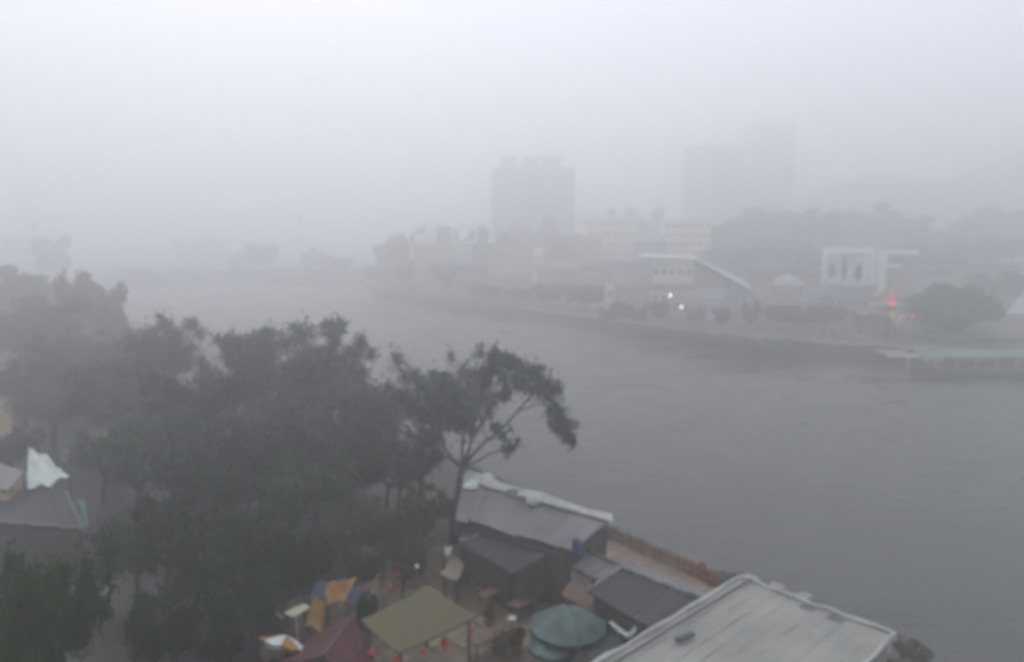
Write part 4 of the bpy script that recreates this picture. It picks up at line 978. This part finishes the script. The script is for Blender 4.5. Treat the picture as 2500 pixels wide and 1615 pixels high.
# cream folded awning beside
A, B, C, D = R(1502, 1496, 3.3), R(1556, 1530, 3.3), R(1535, 1556, 3.0), R(1490, 1520, 3.0)
shed('awning', 'small cream awning between the sea-green parasol and the black roof', 'awning', A, B, C, D, 3, 'beige_tarp', 'wall', 'white_cloth', 'BC,CD', posts=True, sag=.2)
A, B, C, D = R(1390, 1415, 3.0), R(1530, 1482, 3.0), R(1490, 1512, 2.8), R(1370, 1450, 2.8)
shed('stall_roof', 'brown board roof under the pale shed rim left of the black roof', 'roof', A, B, C, D, 5, 'brown_cloth', 'wall', None, posts=True)
A, B, C, D = R(1535, 1518, 2.8), R(1600, 1545, 2.8), R(1500, 1640, 2.6), R(1420, 1590, 2.6)
shed('side_roof', 'violet-grey strip roof along the left side of the big pale roof', 'roof', A, B, C, D, 3, 'slate_cloth', 'wall', None)

# 8 courtyard pavers
cy = bpy.data.objects.new('courtyard', None); col.objects.link(cy); cy['kind'] = 'structure'
O_ = R(1190, 1500, 1.04); ua = Vector((1, -1, 0)).normalized(); ub = Vector((-1, -1, 0)).normalized()
cy.location = O_
cm = MB().prism([O_ + ua * s * 8.5 + ub * t_ * 8.0 - Vector((0, 0, .03)) for s, t_ in ((-1, -1), (1, -1), (1, 1), (-1, 1))], .05).build('bedding', M['earth'], cy)
pv = None
for i in range(17):
    for j in range(16):
        s = MB().box((0, 0, 0), (.96, .96, .06)) if pv is None else None
        if pv is None: pv = s.build('paver', M['paver'], cy, origin=(0, 0, 0)); o = pv
        else: o = pv.copy(); col.objects.link(o)
        o.location = ua * (i - 8) + ub * (j - 7.5) + Vector((0, 0, random.uniform(-.012, .012))); o.rotation_euler.z = math.pi / 4 + random.uniform(-.01, .01)

# 9 beige tarpaulin roof
A, B, C, D = R(1044, 1426, 3.9), R(1164, 1502, 3.9), R(972, 1592, 3.6), R(880, 1512, 3.6)
shed('beige_canopy', 'square beige tarpaulin roof above the courtyard with red lanterns along it', 'canopy', A, B, C, D, 1, 'beige_tarp', 'tan', None, posts=True, nu=14, nv=14, corr=.0, sag=.14, wave=.05)
# 10 maroon gable tent
rg0, rg1 = R(862, 1496, 3.7), R(790, 1600, 3.7)
r = empty('maroon_tent', (rg0.x, rg0.y - 1, 1.05), 'dark maroon gabled tent left of the beige roof', 'tent')
for nm, e0, e1 in (('roof_slope', R(912, 1596, 2.7), R(880, 1680, 2.7)), ('roof_slope', R(770, 1545, 2.6), R(660, 1625, 2.6))):
    roof_panels(r, rg0, rg1, e1, e0, 3, 'maroon', corr=.0, sag=.1, lip=.04, nv=5, nu=5)
for p in (R(912, 1596, 2.7), R(770, 1545, 2.6)): MB().tube([(p.x, p.y, 1), p], .05, 6).build('post', M['metal'], r)
MB().tube([rg0, rg1], .05, 6).build('ridge_pole', M['metal'], r)
# 11 khaki small canopy
A, B, C, D = R(1105, 1352, 3.2), R(1132, 1372, 3.2), R(1118, 1416, 2.8), R(1072, 1398, 2.8)
shed('khaki_canopy', 'small khaki canopy between the beige roof and the dark charcoal roof', 'canopy', A, B, C, D, 2, 'khaki', 'tan', None, posts=True, corr=0, sag=.2)
# 12 draped tarpaulins
def drape(label, pts, mk, name='tarpaulin', nu=10, nv=8, fold=.12, posts=True, cat='tarpaulin', group=None):
    """cloth patch over four 3D corners with folds and sag"""
    A, B, C, D = [Vector(p) for p in pts]; c = (A + B + C + D) / 4; r = empty(name, (c.x, c.y, 1.0), label, cat, group); vs = []
    for i in range(nu + 1):
        for j in range(nv + 1):
            u, v = i / nu, j / nv; p = A.lerp(B, u).lerp(D.lerp(C, u), v)
            edge = .12 * mnoise.noise(Vector((u * 4, v * 4, c.x))); p += (A - C) * .15 * edge
            p.z += fold * mnoise.noise(Vector((p.x * 1.8, p.y * 1.8, c.y))) * 2 - .25 * 4 * u * (1 - u) * v * (1 - v) * 4 * fold * 4
            vs.append(p)
    q = nv + 1; m_ = len(vs); fs = [(a * q + b2, (a + 1) * q + b2, (a + 1) * q + b2 + 1, a * q + b2 + 1) for a in range(nu) for b2 in range(nv)]
    fs2 = [tuple(k + m_ for k in f[::-1]) for f in fs]
    MB().add(vs + [v - Vector((0, 0, .025)) for v in vs], fs + fs2).build('cloth', M[mk], r, smooth=True)
    if posts:
        for k in (0, nu * q, nu * q + nv, nv): p = vs[k]; MB().tube([(p.x, p.y, 1), p], .04, 6).build('pole', M['metal'], r)
    return r
drape('blue tarpaulin sheet behind the orange one', [R(768, 1425, 3.3), R(852, 1408, 3.3), R(888, 1450, 2.9), R(752, 1462, 2.8)], 'blue_cloth')
drape('brown-orange tarpaulin slung between the blue sheet and the courtyard', [R(800, 1425, 3.6), R(872, 1412, 3.6), R(842, 1462, 3.3), R(790, 1478, 3.4)], 'orange')
drape('orange cloth hanging down below the brown-orange tarpaulin', [R(768, 1458, 3.7), R(796, 1460, 3.7), R(786, 1538, 2.6), R(742, 1530, 2.6)], 'yellow', fold=.2)
drape('brown tarpaulin strip left of the beige roof', [R(870, 1402, 3.3), R(930, 1400, 3.3), R(915, 1450, 3.0), R(870, 1440, 3.0)], 'brown_cloth')
drape('pale blue cloth square beside the brown tarpaulin', [R(862, 1440, 3.1), R(882, 1438, 3.1), R(878, 1474, 2.8), R(850, 1470, 2.8)], 'blue_cloth')
drape('slate grey tarpaulin sloping down left of the blue sheet', [R(622, 1345, 3.4), R(668, 1350, 3.4), R(742, 1440, 2.9), R(700, 1462, 2.7)], 'slate_cloth')
drape('white canvas canopy with a drooping rim at left', [R(70, 1092, 4.9), R(112, 1112, 4.6), R(170, 1162, 4.2), R(66, 1192, 3.6)], 'white_cloth', name='canopy', cat='canopy', fold=.25)
drape('teal banner strip hanging above the street at left', [R(190, 1215, 4.2), R(208, 1218, 4.2), R(216, 1285, 3.0), R(204, 1290, 3.0)], 'teal', name='banner', cat='banner')
drape('white crumpled sheet on the dark bushes beside the bright green tree', [R(150, 1418, 3.6), R(205, 1398, 3.7), R(212, 1425, 3.2), R(190, 1452, 3.1)], 'white_cloth', fold=.3)
drape('small dim white cloth right of the crumpled sheet', [R(236, 1425, 3.0), R(266, 1412, 3.1), R(262, 1450, 2.7), R(240, 1470, 2.6)], 'pale_edge', fold=.25)
drape('small dim lower cloth below the white crumpled sheet', [R(150, 1450, 3.0), R(195, 1448, 3.0), R(200, 1470, 2.7), R(160, 1468, 2.7)], 'wall', fold=.25)
drape('spiky white flag cloth at the foot of the leaning tree', [R(1082, 1338, 3.6), R(1106, 1332, 3.8), R(1094, 1360, 3.1), R(1084, 1352, 3.2)], 'white', name='flag', cat='flag', fold=.15)
drape('white lying board behind the dark charcoal roof front', [R(1222, 1352, 2.4), R(1275, 1346, 2.4), R(1278, 1352, 2.3), R(1222, 1362, 2.3)], 'white_cloth', fold=.04, name='board', cat='board')
drape('dim bluish sheet hanging left of the long mauve roof', [R(1128, 1218, 4.6), R(1140, 1212, 4.6), R(1116, 1300, 2.8), R(1104, 1290, 2.8)], 'blue_cloth', fold=.12)
# 13 white table board
c = R(724, 1488, 2.6); r = empty('signboard', (c.x, c.y, 1.0), 'cream white board on one leg left of the orange cloth', 'signboard')
MB().prism([R(692, 1494, 2.6), R(742, 1470, 2.75), R(757, 1480, 2.7), R(716, 1504, 2.5)], .06).build('board', M['cream'], r); MB().tube([(c.x, c.y, 1.0), (c.x, c.y, 2.55)], .035, 6).build('leg', M['white'], r)
c = R(685, 1500, 1.9); r = empty('bench', (c.x, c.y, 1.0), 'thin white plank bench left of the cream board', 'bench')
MB().prism([R(668, 1490, 1.6), R(672, 1488, 1.6), R(694, 1506, 1.6), R(690, 1508, 1.6)], .05).build('seat', M['white'], r)
for px, py in ((671, 1491), (690, 1505)): p = R(px, py, 1.55); MB().tube([(p.x, p.y, 1), p], .03, 5).build('leg', M['metal'], r)
# 14 yellow parasol with white underside
parasol(R(700, 1548, 3.2), 1.05, .35, 'yellow', 'yellow and white parasol tipped over at the bottom edge', 'white_cloth', tilt=(-.5, .25))
drape('brown canvas heap under the tipped yellow parasol', [R(640, 1565, 2.2), R(700, 1560, 2.2), R(690, 1605, 1.8), R(632, 1600, 1.8)], 'brown_cloth', fold=.2)
# 15 left houses
A, B, C, D = R(-60, 930, 5), R(38, 950, 5), R(30, 1000, 4.4), R(-80, 985, 4.4)
shed('yellow_house', 'yellowish roofed house at the left edge below the misty trees', 'building', A, B, C, D, 4, 'khaki', 'brown_wall', None, wave=.1)
A, B, C, D = R(-60, 1110, 4.5), R(60, 1150, 4.5), R(20, 1200, 4.0), R(-90, 1170, 4.0)
shed('tan_house', 'grey roofed house with a tan beam left of the white canopy', 'building', A, B, C, D, 5, 'grey_metal', 'brown_wall', 'khaki', 'BC,CD', wave=.08)
A, B, C, D = R(-40, 1190, 3.4), R(160, 1200, 3.4), R(205, 1290, 3.2), R(-30, 1270, 3.2)
shed('dim_house', 'dim brown-grey roofed house above the bright green tree', 'building', A, B, C, D, 6, 'dark_roof', 'dark_wall', 'khaki', 'BC,CD', wave=.08)
p = R(160, 1122, 3.0); r = empty('crate', p, 'small pale upright box right of the white canopy', 'box'); MB().box(p + Vector((0, 0, .3)), (.5, .5, .9), .4).build('case', M['wall'], r); MB().box(p + Vector((.5, 0, .45)), (1.2, .08, .08), .1).build('lid', M['pale_edge'], r)
p = p.copy()

# power lines and poles
p0, p1 = R(330, 1300, 1), R(640, 1285, 1)
r = empty('utility_pole', p1, 'dark utility pole hidden among the near trees', 'pole'); MB().tube([p1, p1 + Vector((0, 0, 5.2))], .1, 7).build('shaft', M['bark'], r); MB().box(p1 + Vector((0, 0, 4.9)), (1.4, .1, .1)).build('cross_arm', M['bark'], r)

def wire(a, b_, sag, label, r0=.018, mk='metal', group=None):
    a, b_ = Vector(a), Vector(b_); c = (a + b_) / 2; r = MB().tube([a.lerp(b_, k / 14) - Vector((0, 0, sag * 4 * (k / 14) * (1 - k / 14))) for k in range(15)], r0, 5).build('cable', M[mk], None, origin=c)
    return tag(r, label, 'cable', group)
wire(R(215, 1297, 3.2), R(470, 1272, 4.4), .2, 'black cable sagging across the dark street at left', .03)
pa, pb = R(885, 1330, 4.0), R(1018, 1386, 3.6)
wire(pa, pb, .25, 'pale thin cable strung over the shrubs toward the courtyard', .014, 'pale_edge')
r = empty('pole', (pa.x, pa.y, 1), 'thin pale pole holding the pale cable', 'pole'); MB().tube([(pa.x, pa.y, 1), pa], .03, 6).build('shaft', M['pale_edge'], r)
r = empty('pole', (pb.x, pb.y, 1), 'short post with a white bulb where the pale cable ends', 'pole'); MB().tube([(pb.x, pb.y, 1), pb], .03, 6).build('shaft', M['tan'], r); MB().lathe(pb, [(.03, 0), (.09, .06), (.09, .14), (.02, .2)], 8).build('bulb', M['white'], r)

# red lanterns
def lantern():
    r = empty('red_lantern', (0, 0, 0), 'x', 'lantern', 'red lanterns strung over the courtyard')
    MB().lathe((0, 0, 0), [(.07, -.16), (.14, -.12), (.19, 0), (.14, .12), (.07, .16)], 12).build('shade', M['lantern'], r, smooth=True)
    for z in (-.18, .18): MB().lathe((0, 0, z), [(.07, -.02), (.07, .02)], 10).build('cap', M['gold'], r)
    MB().tube([(0, 0, -.2), (0, 0, -.42)], [.03, .015], 6).build('tassel', M['red'], r)
    MB().tube([(0, 0, .19), (0, 0, .42)], .012, 5).build('hook', M['metal'], r)
    return r
ln0 = None
LL = [(972, 1399, 'red lantern behind the beige roof, right one of the near pair'), (951, 1429, 'red lantern behind the left corner of the beige roof'), (1034, 1347, 'dim red lantern highest and farthest in the courtyard'),
      (1150, 1536, 'red lantern just below the right corner of the beige roof'), (1087, 1566, 'largest red lantern under the lower edge of the beige roof'), (1035, 1590, 'red lantern near the bottom edge right of the low corner'),
      (968, 1608, 'red lantern cut by the bottom edge under the beige roof'), (908, 1592, 'pinkish red lantern at the eave of the maroon tent'), (1585, 1350, 'red lantern at the far end of the deck fence'), (562, 1500, 'tiny red lantern on the drooping lantern string')]
for i, (px, py, lab) in enumerate(LL):
    o = lantern() if ln0 is None else copy_tree(ln0)
    if ln0 is None: ln0 = o
    o.location = R(px, py, 2.9 if i != 8 else 2.6); o['label'] = lab; s = 1.1 if 'largest' in lab else (.55 if i in (8, 9, 2) else .8); o.scale = (s, s, s)
def over(px, py, z, up=.42): v = R(px, py, z); return v + Vector((0, 0, up))
r = empty('lantern_string', R(1050, 1590, 2.9), 'thin dark cord the lower red lanterns hang from', 'cord')
pts = [over(880, 1590, 2.9, .6), over(908, 1592, 2.9), over(968, 1608, 2.9), over(1035, 1590, 2.9, .4), over(1087, 1566, 2.9, .52), over(1150, 1536, 2.9, .4), over(1210, 1500, 2.9, .6)]
MB().tube(pts, .012, 5).build('cord', M['metal'], r)
for p in (pts[0], pts[-1]): MB().tube([(p.x, p.y, 1), p], .035, 6).build('post', M['tan'], r)
r = empty('lantern_string', R(1000, 1380, 2.9), 'thin dark cord the rear red lanterns hang from', 'cord')
pts = [over(930, 1455, 2.9, .7), over(951, 1429, 2.9, .4), over(972, 1399, 2.9, .4), over(1034, 1347, 2.9, .3), over(1075, 1320, 2.9, .6)]
MB().tube(pts, .012, 5).build('cord', M['metal'], r)
for p in (pts[0], pts[-1]): MB().tube([(p.x, p.y, 1), p], .035, 6).build('post', M['tan'], r)
# drooping string of little red lamps at left
pts = [R(x, y, z) for x, y, z in ((545, 1415, 4.0), (562, 1440, 3.8), (575, 1480, 3.5), (590, 1510, 3.2), (604, 1542, 3.0))]
r = empty('lamp_string', pts[-1], 'drooping string of tiny reddish lamps over the dark street side', 'string lights'); MB().tube(pts, .016, 5).build('cord', M['tan'], r)
for p in pts[1:]: MB().lathe(p - Vector((0, 0, .1)), [(.02, -.1), (.07, -.03), (.07, .04), (.02, .1)], 8).build('lamp', M['lantern'] if p is pts[-1] else M['tan'], r)
for p in (pts[0], pts[-1]): MB().tube([(p.x, p.y, 1), p], .025, 5).build('pole', M['metal'], r)
# courtyard shrubs and pots
for i, (px, py, h, w, lab, mk) in enumerate((
  (1200, 1420, 1.6, 90, 'brown-green potted shrub under the dark charcoal roof', 'leaf_olive'), (1290, 1440, 1.8, 100, 'olive courtyard bush left of the sea-green parasol', 'leaf_olive'),
  (1160, 1400, 1.2, 60, 'small reddish bush beside the khaki canopy', 'leaf_olive'), (1230, 1560, 1.0, 80, 'low shrub in the middle of the courtyard', 'leaf_olive'),
  (905, 1495, 2.4, 60, 'dark slender bush against the left corner of the beige roof', 'leaf'), (1000, 1370, 2.2, 90, 'dark bush behind the beige roof under the rear lanterns', 'leaf_olive'),
  (640, 1450, 2.4, 110, 'black-green bush below the slate tarpaulin', 'leaf_bright'), (540, 1580, 2.2, 120, 'black-green bush at the bottom edge by the street', 'leaf_bright'),
  (820, 1590, 1.2, 80, 'dark low bush under the maroon tent', 'leaf'), (1330, 1395, 1.5, 70, 'dim bush between the lean-to and the charcoal roof', 'leaf_olive'),
  (1480, 1305, 1.6, 60, 'yellowish reed bush where the deck begins', 'leaf_olive'), (1790, 1425, 1.4, 60, 'yellowish reed bush behind the corner of the big pale roof', 'leaf_olive'), (1745, 1430, 1.2, 40, 'thin reeds at the end of the deck', 'leaf_olive'), (2230, 1590, 1.3, 90, 'brownish reed bush at the water right of the big pale roof', 'leaf_olive'))):
    g0 = R(px, py, 1.0 + h * .5); H = h
    tr, crn, zm, wm_ = NEARV[2]; rr_ = empty('bush', (g0.x, g0.y, 1.0), lab, 'bush', 'bushes of the near settlement'); sw = w / F * (g0 - Vector((0, 0, CAMZ))).length / wm_
    rr_.scale = (sw, sw, H / zm); rr_.rotation_euler.z = random.uniform(0, 6)
    for nm, me in (('trunk', tr), ('crown', crown_mesh(2, NEARV, mk))):
        o = bpy.data.objects.new(nm, me); col.objects.link(o); o.parent = rr_
# courtyard stools, pots and crates
def stool(mk):
    r = empty('stool', (0, 0, 0), 'x', 'stool', 'stools in the courtyard')
    MB().box((0, 0, .44), (.36, .36, .05)).build('seat', M[mk], r)
    for x in (-.13, .13):
        for y in (-.13, .13): MB().box((x, y, .207), (.04, .04, .414)).build('leg', M[mk], r)
    return r
for px, py, mk, lab in ((1172, 1452, 'tan', 'tan stool left of the wooden table beside the beige roof corner'), (1222, 1462, 'maroon', 'maroon stool right of the wooden table beside the beige roof corner'), (1205, 1500, 'tan', 'tan stool in front of the wooden table beside the beige roof corner'),
     (1262, 1478, 'tan', 'tan stool behind the table left of the sea-green parasol'), (1250, 1528, 'white_cloth', 'pale stool in front of the table left of the sea-green parasol'), (1215, 1600, 'maroon', 'maroon stool right of the table at the bottom edge'), (1150, 1612, 'tan', 'tan stool at the very bottom edge left of the table')):
    o = stool(mk); o.location = R(px, py, 1.08); o.rotation_euler.z = random.uniform(0, 3); o['label'] = lab
for px, py, s, mk, lab in ((1165, 1432, .5, 'khaki', 'tan crate stack under the khaki canopy side'), (1232, 1362, .45, 'khaki', 'pale crate before the dark charcoal house front'), (1300, 1385, .5, 'brown_cloth', 'brown crate at the right foot of the charcoal house'), (1268, 1402, .4, 'beige_tarp', 'small beige crate in front of the charcoal house')):
    p = R(px, py, 1.08); r = empty('crate', p, lab, 'crate'); w_ = s
    for k in range(3): MB().box(p + Vector((0, 0, .1 + k * .2)), (w_ * 1.4, w_, .15), .8).build('slat', M[mk], r)
    MB().box(p + Vector((0, 0, .3)), (w_ * 1.3, w_ * .9, .58), .8).build('core', M['brown_cloth'], r)
for px, py, mk, lab in ((1120, 1440, 'leaf_olive', 'potted plant at the upper corner of the beige roof'), (1195, 1530, 'leaf_olive', 'potted plant right of the lower red lantern'), (1310, 1470, 'leaf_olive', 'potted plant just left of the sea-green parasol rim'), (1260, 1590, 'leaf_olive', 'potted plant near the bottom edge below the parasol')):
    p = R(px, py, 1.08); r = empty('potted_plant', p, lab, 'potted plant', 'potted plants in the courtyard')
    MB().lathe(p, [(.16, 0), (.24, .35), (.26, .38)], 10).build('pot', M['red_roof'], r)
    V = leaves([(0, 0, .75, .38), (.15, .1, .95, .25)], 160, .11, droop=.4); o = bpy.data.objects.new('foliage', leaf_mesh('foliage', V, M[mk])); col.objects.link(o); o.parent = r
# courtyard tables with benches
def table():
    r = empty('courtyard_table', (0, 0, 0), 'x', 'table', 'wooden tables in the courtyard')
    MB().box((0, 0, .74), (1.5, .8, .06)).build('tabletop', M['brown_cloth'], r)
    for x in (-.65, .65):
        for y in (-.3, .3): MB().box((x, y, .355), (.07, .07, .71)).build('leg', M['tan'], r)
    return r
tb = None
for px, py, lab in ((1200, 1475, 'wooden table in the courtyard beside the beige roof corner'), (1275, 1500, 'wooden table left of the large sea-green parasol'), (1180, 1590, 'wooden table at the bottom edge of the courtyard')):
    o = table() if tb is None else copy_tree(tb)
    if tb is None: tb = o
    o.location = R(px, py, 1.08); o.rotation_euler.z = math.pi / 4; o['label'] = lab

# ------------------------------------------------------------------ haze
hz = MB().box((0, 530, HAZE_TOP / 2 - 1.5), (3300, 2300, HAZE_TOP + 3)).build('haze', M['white'], kind='stuff')
hm = bpy.data.materials.new('haze'); hm.use_nodes = True; t = hm.node_tree; t.nodes.clear()
o_ = t.nodes.new('ShaderNodeOutputMaterial'); pv_ = t.nodes.new('ShaderNodeVolumePrincipled')
pv_.inputs['Density'].default_value = HAZE_DENSITY; pv_.inputs['Color'].default_value = (0.984, 0.986, 0.990, 1); pv_.inputs['Anisotropy'].default_value = 0.73
t.links.new(pv_.outputs[0], o_.inputs['Volume'])
hz.data.materials.clear(); hz.data.materials.append(hm)
for o in (hz,): o.display_type = 'WIRE'
